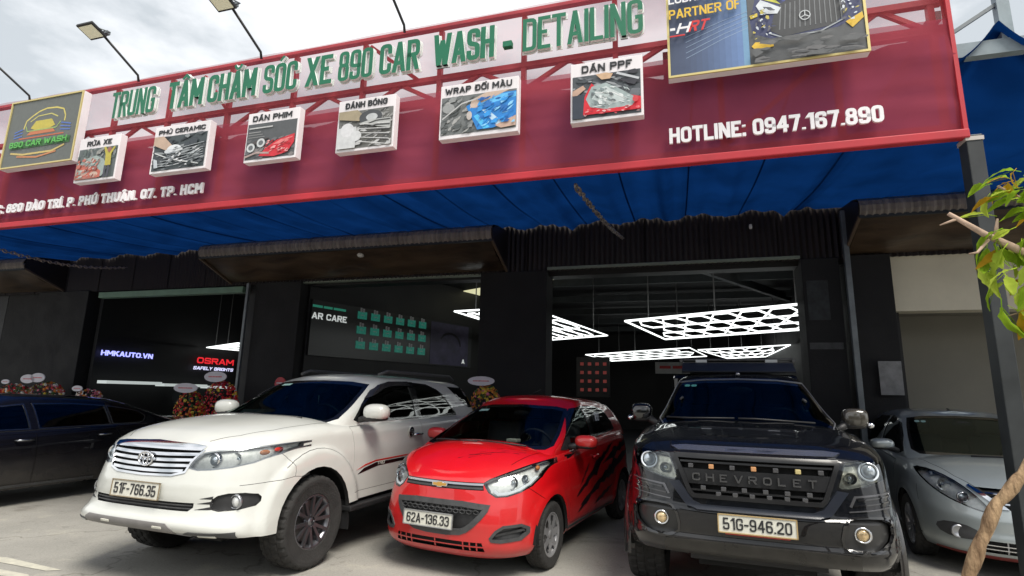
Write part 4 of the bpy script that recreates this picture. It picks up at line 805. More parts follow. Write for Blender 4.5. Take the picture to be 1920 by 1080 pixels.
class Shell:
    """car body grown from horizontal outlines"""
    def __init__(s, sp):
        s.sp = sp; s.lower = s.grow(sp, False); s.green = s.grow(sp['gh'], True); s.raw_l = s.lower.copy(); s.raw_g = s.green.copy()
        s.bvh_l = BVHTree.FromBMesh(s.raw_l); s.bvh_g = BVHTree.FromBMesh(s.raw_g)
    def grow(s, sp, gh):
        XF, LF, NF, WD, XR = [pchip(sp[k]) for k in ('xf', 'lf', 'nf', 'w', 'xr')]; LR = sp.get('lr', .5); NR = sp.get('nr', 3.2)
        if gh: ZT0 = pchip(s.sp['zt']); ZT = pchip(sp['zr']); ZB = lambda x: ZT0(x)-.03
        else: ZT, ZB = pchip(sp['zt']), pchip(sp['zb'])
        taper = pchip(sp.get('taper', [(0, 1)])); CR = pchip(sp['crown']); ck = sp.get('ck', 2.6)
        svals = sp['rows'] if 'rows' in sp else [i/30 for i in range(31)]; nf, ns, nr = (22 if gh else 34), sp.get('ns', 80), 14
        fl = sp.get('flare'); bm = bmesh.new(); rows = []
        for sv in svals:
            xf, lf, n_, w, xr = XF(sv), LF(sv), NF(sv), WD(sv), XR(sv); half = []
            for k in range(nf): 
                th = math.pi/2*(k/nf); half.append((xf-lf+lf*math.cos(th)**(2/n_), w*math.sin(th)**(2/n_)))
            xa, xb = xf-lf, xr+LR
            for k in range(ns+1): half.append((xa+(xb-xa)*k/ns, w))
            for k in range(nr-1, -1, -1): th = math.pi/2*(k/nr); half.append((xr+LR-LR*math.cos(th)**(2/NR), w*math.sin(th)**(2/NR)))
            pts = []
            for (x, y) in half:
                zb, zt = ZB(x), ZT(x); z = zb+(zt-zb)*sv; y *= taper(x)
                if fl and y > .4:
                    for (wx, wr, Ra, Rb, am) in fl:
                        d = math.hypot(x-wx, z-wr)
                        if d < Rb+.05: q = min(1, max(0, (Rb+.03-d)/.06)); y += am*q*q*(3-2*q)*min(1, max(0, (y/w-.80)/.12))
                pts.append((x, y, z))
            rows.append(pts)
        V = []
        for r in rows: V.append([bm.verts.new(p) for p in r]+[bm.verts.new((p[0], -p[1], p[2])) for p in r[::-1]])
        m = len(V[0])
        for a in range(len(V)-1):
            for b in range(m):
                q = [V[a][b], V[a][(b+1) % m], V[a+1][(b+1) % m], V[a+1][b]]
                try: bm.faces.new(q)
                except ValueError: pass
        top = rows[-1]; nu = 20; D = []
        for (x, y, z) in top: D.append([bm.verts.new((x, y*(1-2*u/nu), z+CR(x)*(1-abs(1-2*u/nu)**ck))) for u in range(nu+1)])
        for a in range(len(D)-1):
            for b in range(nu): bm.faces.new((D[a][b], D[a][b+1], D[a+1][b+1], D[a+1][b]))
        bmesh.ops.remove_doubles(bm, verts=bm.verts, dist=2e-4)
        bmesh.ops.dissolve_degenerate(bm, dist=1e-5, edges=bm.edges)
        bmesh.ops.recalc_face_normals(bm, faces=bm.faces)
        up_ = sum(f.normal.z*f.calc_area() for f in bm.faces)
        if up_ < 0: bmesh.ops.reverse_faces(bm, faces=bm.faces)
        bm.normal_update(); return bm
    def hit(s, o, d, g=False):
        h = (s.bvh_g if g else s.bvh_l).ray_cast(Vector(o), Vector(d)); return h
    def fx(s, y, z, g=False):
        h = s.hit((4, y, z), (-1, 0, 0), g); return h[0].x if h[0] else 0
    def sy(s, x, z, side=1, g=False):
        h = s.hit((x, 3*side, z), (0, -side, 0), g); return h[0].y if h[0] else 0
    def hole(s, poly, view, g=False, rim=.03, ok=None, chunk=False):
        bm = s.green if g else s.lower; fs = cut(bm, poly, AX[view], ok or OK[view]); fset = set(fs)
        if rim:
            be = [e for f in fs for e in f.edges if any(l not in fset for l in e.link_faces)]
            d = {'f': Vector((-rim, 0, 0)), 'b': Vector((rim, 0, 0)), 'l': Vector((0, -rim, 0)), 'r': Vector((0, rim, 0)), 't': Vector((0, 0, -rim)), 'a': Vector((0, 0, 0))}[view]
            segs = [(e.verts[0].co.copy(), e.verts[1].co.copy()) for e in be]
        bmesh.ops.delete(bm, geom=fs, context='FACES')
        if rim:
            for a, b in segs:
                q = [bm.verts.new(p) for p in (a, b, b+d, a+d)]; bm.faces.new(q)
    def patch(s, name, poly, view, mt, parent, off=.004, thick=.006, g=False, ok=None, src=None, holes=()):
        raw = s.raw_g if g else s.raw_l; ax = AX[view]; okf = ok or OK[view]; i, j = AXI[ax]; pad = .14
        x0, x1 = min(p[0] for p in poly)-pad, max(p[0] for p in poly)+pad; y0, y1 = min(p[1] for p in poly)-pad, max(p[1] for p in poly)+pad
        fs = []
        for f in raw.faces:
            c = f.calc_center_median()
            if x0 < c[i] < x1 and y0 < c[j] < y1 and okf(c, f.normal): fs.append(f)
        b = bmesh.new(); mp = {}
        for f in fs:
            vs = []
            for v in f.verts:
                if v not in mp: mp[v] = b.verts.new(v.co)
                vs.append(mp[v])
            b.faces.new(vs)
        b.normal_update(); ins = set(cut(b, poly, ax, ok_any))
        for hp in holes: cut(b, hp, ax, ok_any)
        ins = {f for f in b.faces if 1 and inpoly(*[f.calc_center_median()[q] for q in (i, j)], poly)}
        for hp in holes: ins = {f for f in ins if not inpoly(*[f.calc_center_median()[q] for q in (i, j)], hp)}
        b.normal_update(); nrm = {v: v.normal.copy() for v in b.verts}
        bmesh.ops.delete(b, geom=[f for f in b.faces if f not in ins], context='FACES')
        be = [e for e in b.edges if len(e.link_faces) == 1]; topf = list(b.faces)
        base = {v: v.co.copy() for v in b.verts}
        for v in b.verts: v.co = base[v]+nrm[v]*off
        if thick:
            low = {}
            for e in be:
                for v in e.verts:
                    if v not in low: low[v] = b.verts.new(base[v]+nrm[v]*(off-thick))
            tops = {}
            for e in be:
                q = [e.verts[0], e.verts[1]]; a = [b.verts.new(q[0].co), b.verts.new(q[1].co)]
                b.faces.new((a[0], a[1], low[q[1]], low[q[0]]))
        for f in topf: f.smooth = True
        me = bpy.data.meshes.new(name); b.to_mesh(me); b.free()
        for q in (mt if isinstance(mt, list) else [mt]): me.materials.append(q)
        return link(name, me, parent)
    def panel(s, name, poly, view, mt, parent, gap=.004, g=False, ok=None, holes=()):
        """a shut panel: its own part with a real gap round it and a dark lining behind"""
        s.hole(inset(poly, -gap/2), view, g, 0, ok)
        s.patch('panel_lining', inset(poly, -.02), view, M_shut, parent, -.014, 0, g, ok)
        return s.patch(name, inset(poly, gap/2), view, mt, parent, 0, .012, g, ok, holes=holes)
    def gapline(s, pts, view, parent, w=.005, g=False):
        for a, b in zip(pts, pts[1:]):
            dx, dy = b[0]-a[0], b[1]-a[1]; l = math.hypot(dx, dy); nx, ny = -dy/l*w/2, dx/l*w/2
            q = [(a[0]+nx, a[1]+ny), (a[0]-nx, a[1]-ny), (b[0]-nx, b[1]-ny), (b[0]+nx, b[1]+ny)]; s.hole(q, view, g, 0)
            s.patch('seam', inset(q, -.012), view, M_shut, parent, -.006, 0, g)
    def finish(s, root, paint, name='body'):
        for bm, nm in ((s.lower, name), (s.green, 'roof')):
            for f in bm.faces: f.smooth = True
            me = bpy.data.meshes.new(nm); bm.to_mesh(me); me.materials.append(paint); link(nm, me, root); bm.free()
def paintmat(name, col, flake=0, rough=.35, coat=1, metal=0, dirt=.12, col2=None):
    m = bpy.data.materials.new(name); m.use_nodes = True; t = m.node_tree; b = t.nodes['Principled BSDF']; l = t.links.new
    b.inputs['Roughness'].default_value = rough; b.inputs['Metallic'].default_value = metal; b.inputs['Coat Weight'].default_value = coat; b.inputs['Coat Roughness'].default_value = .03; b.inputs['Specular IOR Level'].default_value = .5 if max(col) > .1 else .12
    c = nn(t, 'ShaderNodeTexCoord'); n = nn(t, 'ShaderNodeTexNoise'); n.inputs['Scale'].default_value = 3; n.inputs['Detail'].default_value = 9; n.inputs['Roughness'].default_value = .65; l(c.outputs['Object'], n.inputs[0])
    r = nn(t, 'ShaderNodeValToRGB'); r.color_ramp.elements[0].position = .35; r.color_ramp.elements[1].position = .68
    r.color_ramp.elements[0].color = (*[v*(1-dirt) for v in col], 1); r.color_ramp.elements[1].color = (*(col2 or col), 1); l(n.outputs[0], r.inputs[0])
    # road dust that lies on the lower flanks of the body (height above ground)
    sx = nn(t, 'ShaderNodeSeparateXYZ'); l(c.outputs['Object'], sx.inputs[0]); mr = nn(t, 'ShaderNodeMapRange'); mr.inputs['From Min'].default_value = .75; mr.inputs['From Max'].default_value = .2; l(sx.outputs['Z'], mr.inputs[0])
    mu = nn(t, 'ShaderNodeMath', operation='MULTIPLY'); l(mr.outputs[0], mu.inputs[0]); n2 = nn(t, 'ShaderNodeTexNoise'); n2.inputs['Scale'].default_value = 7; n2.inputs['Detail'].default_value = 8; l(c.outputs['Object'], n2.inputs[0]); l(n2.outputs[0], mu.inputs[1])
    m1 = nn(t, 'ShaderNodeMixRGB'); m1.inputs[2].default_value = (.22, .19, .15, 1); mk = nn(t, 'ShaderNodeMath', operation='MULTIPLY'); mk.inputs[1].default_value = dirt*(2.4 if dirt < .2 else .9); l(mu.outputs[0], mk.inputs[0]); l(mk.outputs[0], m1.inputs[0]); l(r.outputs[0], m1.inputs[1])
    g = nn(t, 'ShaderNodeNewGeometry'); mb = nn(t, 'ShaderNodeMixRGB'); mb.inputs[2].default_value = (.02, .02, .021, 1); l(g.outputs['Backfacing'], mb.inputs[0]); l(m1.outputs[0], mb.inputs[1]); l(mb.outputs[0], b.inputs['Base Color'])
    n3 = nn(t, 'ShaderNodeTexNoise'); n3.inputs['Scale'].default_value = 2.2; n3.inputs['Detail'].default_value = 2; l(c.outputs['Object'], n3.inputs[0]); bp = nn(t, 'ShaderNodeBump'); bp.inputs['Strength'].default_value = .10; bp.inputs['Distance'].default_value = .03; l(n3.outputs[0], bp.inputs['Height']); l(bp.outputs[0], b.inputs['Normal']); l(bp.outputs[0], b.inputs['Coat Normal'])
    return m
def open_cabin(S, x0, x1, hw):
    S.hole([(x0, -hw*.82), (x0-.12, -hw), (x1, -hw), (x1, hw), (x0-.12, hw), (x0, hw*.82)], 't', False, 0)
M_shut = mat('shut_line_black', (.006, .006, .006), .8)
M_chrome = mat('chrome', (.75, .76, .78), .09, metal=1); M_satin = mat('satin_silver', (.42, .43, .45), .3, metal=.8); M_pl = mat('trim_plastic', (.018, .018, .019), .5, noise=.2, nscale=20); M_plg = mat('grey_trim', (.055, .056, .058), .5, noise=.25, nscale=12)
M_gloss = mat('gloss_black', (.006, .006, .007), .12, coat=1); M_tyre = mat('tyre_rubber', (.024, .023, .022), .85, noise=.35, nscale=9, bump=.3, bscale=60); M_rimd = mat('dark_alloy', (.05, .05, .055), .35, metal=.7); M_amber = mat('amber_plastic', (.60, .20, .05), .25)
M_redl = mat('red_reflector', (.5, .03, .02), .25); M_refl = mat('lamp_reflector', (.80, .82, .80), .22, metal=.3, noise=.25, nscale=22); M_bulb = mat('projector_glass', (.5, .56, .62), .05, metal=.5, coat=1); M_seat = mat('grey_seat_fabric', (.10, .10, .105), .85, noise=.15); M_dash = mat('dash_plastic', (.022, .022, .024), .6)
M_plate = mat('plate_white', (.66, .65, .57), .5, noise=.10, nscale=14); M_ink = mat('plate_ink', (.02, .02, .022), .5); M_brake = mat('brake_disc', (.22, .21, .2), .4, metal=.8, noise=.2)
G_lens = glass('lamp_lens_clear', (.93, .95, .93), base=.03); G_ws = glass('windscreen_tint', (.16, .24, .28), refl=(.46, .54, .50), base=.02); G_cl = glass('windscreen_clear', (.66, .72, .72), refl=(.5, .58, .55), base=.01); G_side = glass('side_tint', (.05, .055, .06), refl=(.75, .76, .74), base=.06)
def ellips(m, c, r, n=16, k=12, p=1., mi=0, cutx=None):
    rows = []
    def sp(v, e): return math.copysign(abs(v)**e, v)
    for i in range(k+1):
        a = math.pi*(i/k-.5); rows.append([(c[0]+r[0]*sp(math.cos(a), p)*sp(math.cos(6.2832*j/n), p), c[1]+r[1]*sp(math.cos(a), p)*sp(math.sin(6.2832*j/n), p), c[2]+r[2]*sp(math.sin(a), p)) for j in range(n)])
    return m.grid(rows, mi, True, close=True)
def wheel(root, x, y, r, w, rr, style, rim_m, side):
    e = MB()
    # rim: barrel, face
    e.lathe([(rr*.90, -w*.45), (rr*.86, -w*.2), (rr*.86, w*.30), (rr*.93, w*.40), (rr*1.0, w*.44), (rr*1.02, w*.42), (rr*1.0, w*.38)], 40, 'y')
    if style == 'multi':      # six double spokes
        for k in range(6):
            for d in (-.17, .17):
                a = 2*math.pi*k/6+d*.62; a2 = 2*math.pi*k/6+d*1.55
                p = Vector((math.cos(a)*rr*.20, w*.31, math.sin(a)*rr*.20)); q = Vector((math.cos(a2)*rr*.94, w*.40, math.sin(a2)*rr*.94)); e.bar(p, q, rr*.125, rr*.11, upv=(0, 1, 0))
        e.lathe([(0, w*.36), (rr*.14, w*.35), (rr*.17, w*.31), (rr*.28, w*.28), (rr*.28, w*.18)], 24, 'y')
        for k in range(6): a = 2*math.pi*k/6+.5; e.lathe([(0, .012), (.009, .01), (.010, 0)], 8, 'y', (math.cos(a)*rr*.22, w*.29, math.sin(a)*rr*.22))
    elif style == 'cover':    # plastic wheel cover with seven windows
        nk = 7; nseg = 56; rows = []
        for i, (f, h) in enumerate(((.0, .34), (.25, .335), (.42, .36), (.62, .385), (.86, .38), (.99, .40))): rows.append([(math.cos(6.2832*k/nseg)*rr*f, w*h, math.sin(6.2832*k/nseg)*rr*f) for k in range(nseg)])
        vs = [p for r_ in rows for p in r_]; fs = []
        for i in range(5):
            for k in range(nseg):
                if i == 3 and k % 8 in (0, 1, 2, 3): continue
                if i == 2 and k % 8 in (1, 2): continue
                fs.append((i*nseg+k, i*nseg+(k+1) % nseg, (i+1)*nseg+(k+1) % nseg, (i+1)*nseg+k))
        e.add(vs, fs, 0, True); e.lathe([(rr*.20, w*.34), (rr*.18, w*.365), (0, w*.37)], 20, 'y')
    else:                     # 'five' / eight single spokes
        for k in range(style):
            a = 2*math.pi*k/style; p = Vector((math.cos(a)*rr*.12, w*.30, math.sin(a)*rr*.12)); q = Vector((math.cos(a)*rr*.93, w*.40, math.sin(a)*rr*.93)); e.bar(p, q, rr*.15, rr*.10, upv=(0, 1, 0))
        e.lathe([(0, w*.37), (rr*.16, w*.36), (rr*.22, w*.30), (rr*.22, w*.15)], 20, 'y')
    o = e.build('wheel', rim_m, root, (x, y, r)); o.rotation_euler = (0, R(17), 0 if side > 0 else math.pi)
    t = MB(); n = 120; rows = []
    for k in range(n):
        a = 2*math.pi*k/n; lug = k % 4; gd = -.011 if w > .24 else -.006; g1 = gd if lug in (0,) else 0; g2 = gd if (k+2) % 4 == 0 else 0; h = w/2
        prof = [(rr*.97, -h*.82, 0), (r*.84, -h*1.0, 0), (r*.93, -h*1.0, 0), (r*.965, -h*.93, g1), (r*.985, -h*.84, g1), (r*.99, -h*.56, g1), (r*.975, -h*.52, 0), (r*.975, -h*.48, 0), (r*.997, -h*.44, g2), (r, -h*.1, g2), (r*.983, -h*.07, 0), (r*.983, h*.07, 0), (r, h*.1, g1), (r*.997, h*.44, g1), (r*.975, h*.48, 0), (r*.975, h*.52, 0), (r*.99, h*.56, g2), (r*.985, h*.84, g2), (r*.965, h*.93, g2), (r*.93, h*1.0, 0), (r*.90, h*1.03, 0), (r*.84, h*1.02, 0), (r*.78, h*.98, 0), (rr*1.04, h*.90, 0), (rr*.99, h*.82, 0)]
        rows.append([((q[0]+q[2])*math.cos(a), q[1], (q[0]+q[2])*math.sin(a)) for q in prof])
    rows.append(rows[0]); t.grid(rows, smooth=False); t.build('tyre', M_tyre, o)
    b = MB(); b.lathe([(0, -w*.05), (rr*.78, -w*.05), (rr*.78, w*.02), (rr*.3, w*.03), (0, w*.1)], 28, 'y', smooth=False); b.build('brake_disc', M_brake, o)
    return o
def plate(root, x, y, z, w, h, txt, tilt=0, yaw=0, frame=M_satin):
    e = MB(); e.box((0, .004, 0), (w, .008, h)); o = e.build('license_plate', M_plate, root, (x, y, z), bevel=.002); o.rotation_euler = (R(tilt), 0, R(90+yaw))
    f = MB(); t = .007
    for c, s in (((0, .001, h/2-t/2), (w, .012, t)), ((0, .001, -h/2+t/2), (w, .012, t)), ((-w/2+t/2, .001, 0), (t, .012, h)), ((w/2-t/2, .001, 0), (t, .012, h))): f.box(c, s)
    f.build('plate_frame', frame, o)
    letter_row('plate_character', txt, w*.86, h*.62, M_ink, o, (-w*.43, -.0025, -h*.31), gap=.15, extrude=.0015, wt=.14); return o
def bowtie(root, x, y, z, w, m1, m2=None):
    h = w*.30; a = w*.17; sk = h*.10
    P = [(-w/2+sk, -h*.30), (-a, -h*.30), (-a-sk, -h*.5), (a-sk, -h*.5), (a, -h*.30), (w/2-sk, -h*.30), (w/2+sk, h*.30), (a+sk, h*.30), (a+sk*1.2, h*.5), (-a+sk, h*.5), (-a, h*.30), (-w/2, h*.30)]
    b = MB().prism([(q[0]*1.0, q[1]) for q in P], 'yz', 0, .008); o = b.build('bowtie_emblem', m1, root, (x, y, z), bevel=.0015)
    c = MB().prism([(q[0]*.86, q[1]*.76) for q in P], 'yz', .0075, .010); c.build('emblem_fill', m2 or m1, o); return o
def mirror(root, c, r, side, paint, low=True, armto=None, p=.75):
    e = MB(); ellips(e, (0, 0, 0), r, p=p); o = e.build('door_mirror', paint, root, c)
    g = MB(); ellips(g, (-r[0]*.55, 0, 0), (r[0]*.55, r[1]*.86, r[2]*.8), p=p); g.build('mirror_glass', M_gloss, o)
    if low: g = MB(); ellips(g, (-r[0]*.1, -side*r[1]*.12, -r[2]*.62), (r[0]*.98, r[1]*.98, r[2]*.45), p=p); g.build('mirror_shell', M_pl, o)
    if armto: a = Vector(armto)-Vector(c); MB().tube([(0, -side*r[1]*.4, -r[2]*.5), a], [.035, .03], 8).build('mirror_arm', M_pl, o)
    return o
def lamp(S, root, poly, view, side, bulbs, bucket=.055, amber=None, name='headlight', rimm=None, g=False, reflm=None):
    """a headlamp: hole, bucket, reflectors and bulbs behind a clear cover"""
    S.hole(poly, view, g, .05)
    ok = (lambda c, n: n.x > .02 and c.y*side > .1)
    o = S.patch(name, inset(poly, .002), view, G_lens, root, .002, .004, ok=ok)
    S.patch('lamp_bucket', inset(poly, -.01), view, reflm or M_refl, o, -bucket, 0, ok=ok)
    S.patch('lamp_rim', inset(poly, -.001), view, rimm or M_gloss, o, .001, .03, ok=ok, holes=[inset(poly, .010)])
    for (x, y, z, r, kind) in bulbs:
        b = MB(); x = (S.fx(y, z) or x)-.028
        if kind == 'proj': b.lathe([(r*1.15, -.03), (r*1.25, .0), (r*1.1, .012), (r*.95, .0), (r*.9, -.02)], 22, 'x', (x, y, z)); b.build('lamp_ring', M_chrome, o); b = MB(); ellips(b, (x-.004, y, z), (r*.6, r*.9, r*.9)); b.build('projector_lens', M_bulb, o)
        elif kind == 'bowl': b.lathe([(r*1.0, .0), (r*.85, -.02), (r*.5, -.04), (.012, -.05)], 22, 'x', (x, y, z)); b.build('reflector_bowl', M_chrome, o); b = MB(); ellips(b, (x-.025, y, z), (.02, .014, .014)); b.build('bulb', M_bulb, o)
    if amber:
        b = MB(); c_ = amber[0]; xs_ = S.fx(c_[1], c_[2]); c_ = (min(c_[0], xs_-amber[1][0]-.012) if xs_ else c_[0], c_[1]-side*.012, c_[2]); ellips(b, c_, amber[1]); b.build('indicator_bulb', amber[2] if len(amber) > 2 else M_amber, o)
    return o
def cabin(root, x0, zf, w, zt, wheel_side=1, seatm=None, xs=(-.95,), sw_x=.42):
    """dashboard, steering wheel and seats: x0 cowl position, zf seat cushion height"""
    sm = seatm or M_seat
    MB().box((x0-.28, 0, zt-.10), (.50, w*1.8, .12)).build('dashboard', M_dash, root, bevel=.03)
    m = MB(); c = Vector((x0-sw_x-.16, wheel_side*.36, zt-.02)); tl = Matrix.Rotation(R(-62), 3, 'Y'); rad = .18
    m.tube([c+tl @ Vector((rad*math.cos(a), rad*math.sin(a), 0)) for a in [6.2832*k/24 for k in range(25)]], .015, 8, cap=False)
    for a in (0.2, 3.0, 4.7): m.bar(c, c+tl @ Vector((rad*math.cos(a), rad*math.sin(a), 0)), .03, .012)
    m.box(c, (.03, .09, .07), tl); m.build('steering_wheel', M_dash, root)
    for xx in xs:
        for sd_ in (-1, 1):
            s_ = MB().box((xx, sd_*.36, zf), (.50, .48, .16)); o = s_.build('seat', sm, root, bevel=.04)
            bk = MB(); bk.box((xx-.30, sd_*.36, zf+.34), (.13, .46, .60), Matrix.Rotation(R(-14), 3, 'Y')); bk.build('seat_back', sm, o, bevel=.04)
            hd = MB(); hd.box((xx-.40, sd_*.36, zf+.74), (.09, .26, .17), Matrix.Rotation(R(-10), 3, 'Y')); hd.build('head_rest', sm, o, bevel=.03)
    MB().box((x0-1.2, 0, .42), (2.6, w*1.7, .05)).build('cabin_floor', M_dash, root)
def arch(S, root, wx, wz, Ra, w, flat=.0):
    n = 30; P = [(wx+Ra*math.cos(2*math.pi*k/n), wz+Ra*math.sin(2*math.pi*k/n)) for k in range(n)]
    fs = cut(S.lower, P, 's', lambda c, n_: abs(c.y) > .42); bmesh.ops.delete(S.lower, geom=fs, context='FACES')
    for sd_ in (-1, 1):
        m = MB(); rows = []
        for yy, k_ in ((w-.004, 1.0), (w-.03, .985), (w-.035, 1.06), (.40, 1.06)): rows.append([(wx+Ra*k_*math.cos(a), sd_*(yy), wz+Ra*k_*math.sin(a)) for a in [R(-2+184*q/26) for q in range(27)]])
        m.grid(rows, smooth=False); m.build('wheel_arch_liner', M_shut, root, recalc=False)
    MB().box((wx, 0, wz+.02), (Ra*2.1, .8, .26)).build('underbody', M_shut, root)
def wiper(root, pts, r=.008): MB().tube(pts, r, 6).build('wiper', M_pl, root)
# ================================================================ the cars
def car_root(name, x, y, yaw, label, cat='car'): return empty(name, (x, y, 0), R(yaw), label, cat, 'cars parked in front of the shop')
# ---------------------------------------------------------------- red hatchback
def red_hatch():
    root = car_root('hatchback', -.286, 5.587, -116.4, 'small bright red hatchback with black splash graphics, between white off-roader and black pickup')
    P = paintmat('red_car_paint', (.62, .002, .006), dirt=.10, rough=.4)
    sp = dict(xf=[(0, .61), (.06, .665), (.2, .70), (.32, .705), (.42, .71), (.58, .70), (.7, .685), (.8, .675), (.88, .665), (.95, .64), (1, .585)],
              lf=[(0, .62), (.3, .72), (.6, .76), (1, .80)], nf=[(0, 3.0), (.3, 2.9), (.6, 2.7), (1, 2.35)],
              w=[(0, .735), (.12, .775), (.35, .79), (.55, .795), (.75, .79), (.9, .775), (1, .735)], xr=[(0, -2.78), (.3, -2.88), (.6, -2.90), (1, -2.82)], lr=.5,
              zb=[(-3, .24), (-1.8, .235), (.2, .20), (.5, .175), (.75, .16)], zt=[(-3, 1.02), (-2.2, 1.07), (-1.3, 1.04), (-.4, .965), (0, .95), (.2, .925), (.4, .875), (.6, .825), (.7, .815)],
              crown=[(-3, .06), (-.2, .10), (.1, .10), (.35, .075), (.52, .035), (.60, 0)], ck=2.8,
              flare=[(0, .285, .345, .41, .012), (-2.375, .285, .345, .41, .014)], rows=[i/36 for i in range(37)],
              gh=dict(xf=[(0, .22), (.2, .04), (.5, -.40), (.8, -.83), (.9, -.98), (1, -1.10)], lf=[(0, .34), (.9, .26), (1, .25)], nf=[(0, 2.6), (1, 2.6)], w=[(0, .745), (.3, .715), (.6, .665), (.85, .60), (.94, .56), (1, .49)],
                      xr=[(0, -2.86), (.4, -2.78), (.8, -2.66), (1, -2.5)], lr=.3, zr=[(-3, 1.36), (-2.6, 1.40), (-2, 1.455), (-1.3, 1.47), (-.9, 1.42), (0, 1.32), (.3, 1.3)], crown=[(-3, .02), (-2.2, .035), (-1.4, .04), (-1.1, .02)], ns=60, rows=[i/26 for i in range(27)]))
    S = Shell(sp)
    # lamps
    hl = [(.385, .762), (.43, .795), (.55, .85), (.66, .90), (.76, .938), (.772, .90), (.755, .80), (.72, .735), (.66, .69), (.58, .660), (.50, .655), (.44, .69)]
    for sd_ in (1, -1):
        p = hl if sd_ > 0 else mir(hl)
        lamp(S, root, p, 'f', sd_, [(.50, sd_*.585, .765, .058, 'bowl'), (.42, sd_*.665, .79, .035, 'bowl')], .05, ((.30, sd_*.715, .868), (.035, .018, .022)))
        drl = [(.47, .70), (.51, .672), (.585, .678), (.655, .705), (.71, .75), (.74, .81), (.725, .815), (.695, .76), (.645, .722), (.58, .697), (.515, .692), (.485, .715)]
        S.patch('daylight_strip', drl if sd_ > 0 else mir(drl), 'f', mat('drl_white', (.75, .78, .8), .3, emit=(.8, .85, .9), es=.25), root, -.006, .006, ok=lambda c, n: n.x > .02)
        fg = [(.475, .345), (.515, .40), (.575, .442), (.69, .452), (.735, .42), (.735, .375), (.69, .325), (.56, .308), (.49, .315)]
        fp = fg if sd_ > 0 else mir(fg); S.hole(inset(fp, .012), 'f', rim=.04)
        o = S.patch('fog_lamp_bezel', fp, 'f', M_plg, root, .006, .02, holes=[inset(fp, .022)]); S.patch('bezel_floor', inset(fp, .01), 'f', M_plg, o, -.035, 0)
        m = MB().bar((S.fx(sd_*.52, .37)-.02, sd_*.51, .365), (S.fx(sd_*.70, .40)-.02, sd_*.70, .405), .02, .02); m.build('bezel_bar', M_plg, o)
    # upper bar
    ub = [(-.40, .705), (.40, .705), (.385, .765), (-.385, .765)]; S.hole(ub, 'f', rim=.02)
    o = S.patch('upper_grille', inset(ub, -.004), 'f', M_pl, root, -.012, 0)
    for z0, z1 in ((.712, .728), (.742, .758)): S.patch('grille_bar', [(-.39, z0), (.39, z0), (.39, z1), (-.39, z1)], 'f', M_satin if z0 > .73 else M_plg, o, .003, .012)
    bowtie(root, S.fx(0, .735)+.006, 0, .735, .155, M_chrome, mat('gold_emblem', (.75, .42, .10), .3, metal=.6))
    # lower grille
    lg = smoothpoly([(-.465, .612), (.465, .612), (.445, .53), (.315, .395), (.20, .348), (-.20, .348), (-.315, .395), (-.445, .53)], 1)
    S.hole(lg, 'f', rim=.03); o = S.patch('lower_grille', inset(lg, -.006), 'f', M_plg, root, .006, .03, holes=[inset(lg, .038)]); S.patch('grille_back', inset(lg, .0), 'f', M_pl, o, -.03, 0)
    m = MB()
    for r_ in range(3):
        for c_ in range(13):
            y = -.36+.06*c_+(.03 if r_ % 2 else 0); z = .583-.024*r_; x = S.fx(y, z)-.004
            if abs(y) < .37: m.tube([(x, y+.030*math.cos(a)*.86, z+.016*math.sin(a)) for a in [R(30+60*q) for q in range(7)]], .0042, 5, cap=False)
    q = m.build('honeycomb_mesh', M_plg, o); tag(q, kind='stuff')
    plate(root, .735, -.07, .452, .50, .122, '62A-136.33', -4, 0)
    MB().box((.70, -.07, .45), (.03, .42, .09)).build('plate_bracket', M_pl, root)
    # red bars of the low intake
    li = [(-.44, .235), (.44, .235), (.42, .305), (-.42, .305)]; S.hole(li, 'f', rim=.03); o = S.patch('low_intake', inset(li, -.01), 'f', M_shut, root, -.035, 0)
    S.patch('intake_bar', [(-.44, .266), (.44, .266), (.44, .276), (-.44, .276)], 'f', P, o, .0, .012)
    for y in (-.40, -.33, -.27, -.02, .25, .31, .37): S.patch('intake_rib', [(y, .235), (y+.012, .235), (y+.012, .305), (y, .305)], 'f', P, o, -.004, .012)
    # panels
    hood = [(-.12, -.66), (.10, -.60), (.40, -.50), (.555, -.34), (.60, 0), (.555, .34), (.40, .50), (.10, .60), (-.12, .66)]
    for sg_ in (1, -1): S.gapline([(.36, sg_*.53), (.22, sg_*.585), (.06, sg_*.625), (-.10, sg_*.665)], 't', root, .005)
    open_cabin(S, -.12, -2.5, .60)
    for v, sd_ in (('l', 1), ('r', -1)):
        d = S.panel('front_door', [(-.44, .30), (-1.27, .285), (-1.29, .60), (-1.29, 1.005), (-.38, .935), (-.42, .70)], v, P, root)
        if sd_ > 0:
            MB().tube([(-1.12, .80, .86), (-1.14, .82, .865), (-1.24, .82, .875), (-1.26, .80, .875)], .012).build('door_handle', P, d)
        d = S.panel('rear_door', [(-1.30, .285), (-1.98, .29), (-2.06, .50), (-2.14, .66), (-2.16, 1.03), (-1.305, 1.01)], v, P, root)
        S.gapline([(.20, .62), (.30, .68), (.36, .72)], v, root)
        S.patch('sill_trim', [(-.42, .245), (-1.98, .25), (-1.98, .278), (-.42, .275)], v, M_plg, root, .004, .012)
    # glass
    ws = [(-.66, 1.0), (.66, 1.0), (.70, 1.03), (.665, 1.12), (.60, 1.25), (.54, 1.365), (.40, 1.388), (0, 1.40), (-.40, 1.388), (-.54, 1.365), (-.60, 1.25), (-.665, 1.12), (-.70, 1.03)]
    S.hole(ws, 'f', True, .01); o = S.patch('windscreen', inset(ws, .002), 'f', G_cl, root, -.002, 0, True); S.patch('screen_border', ws, 'f', M_gloss, o, -.001, 0, True, holes=[inset(ws, .030)])
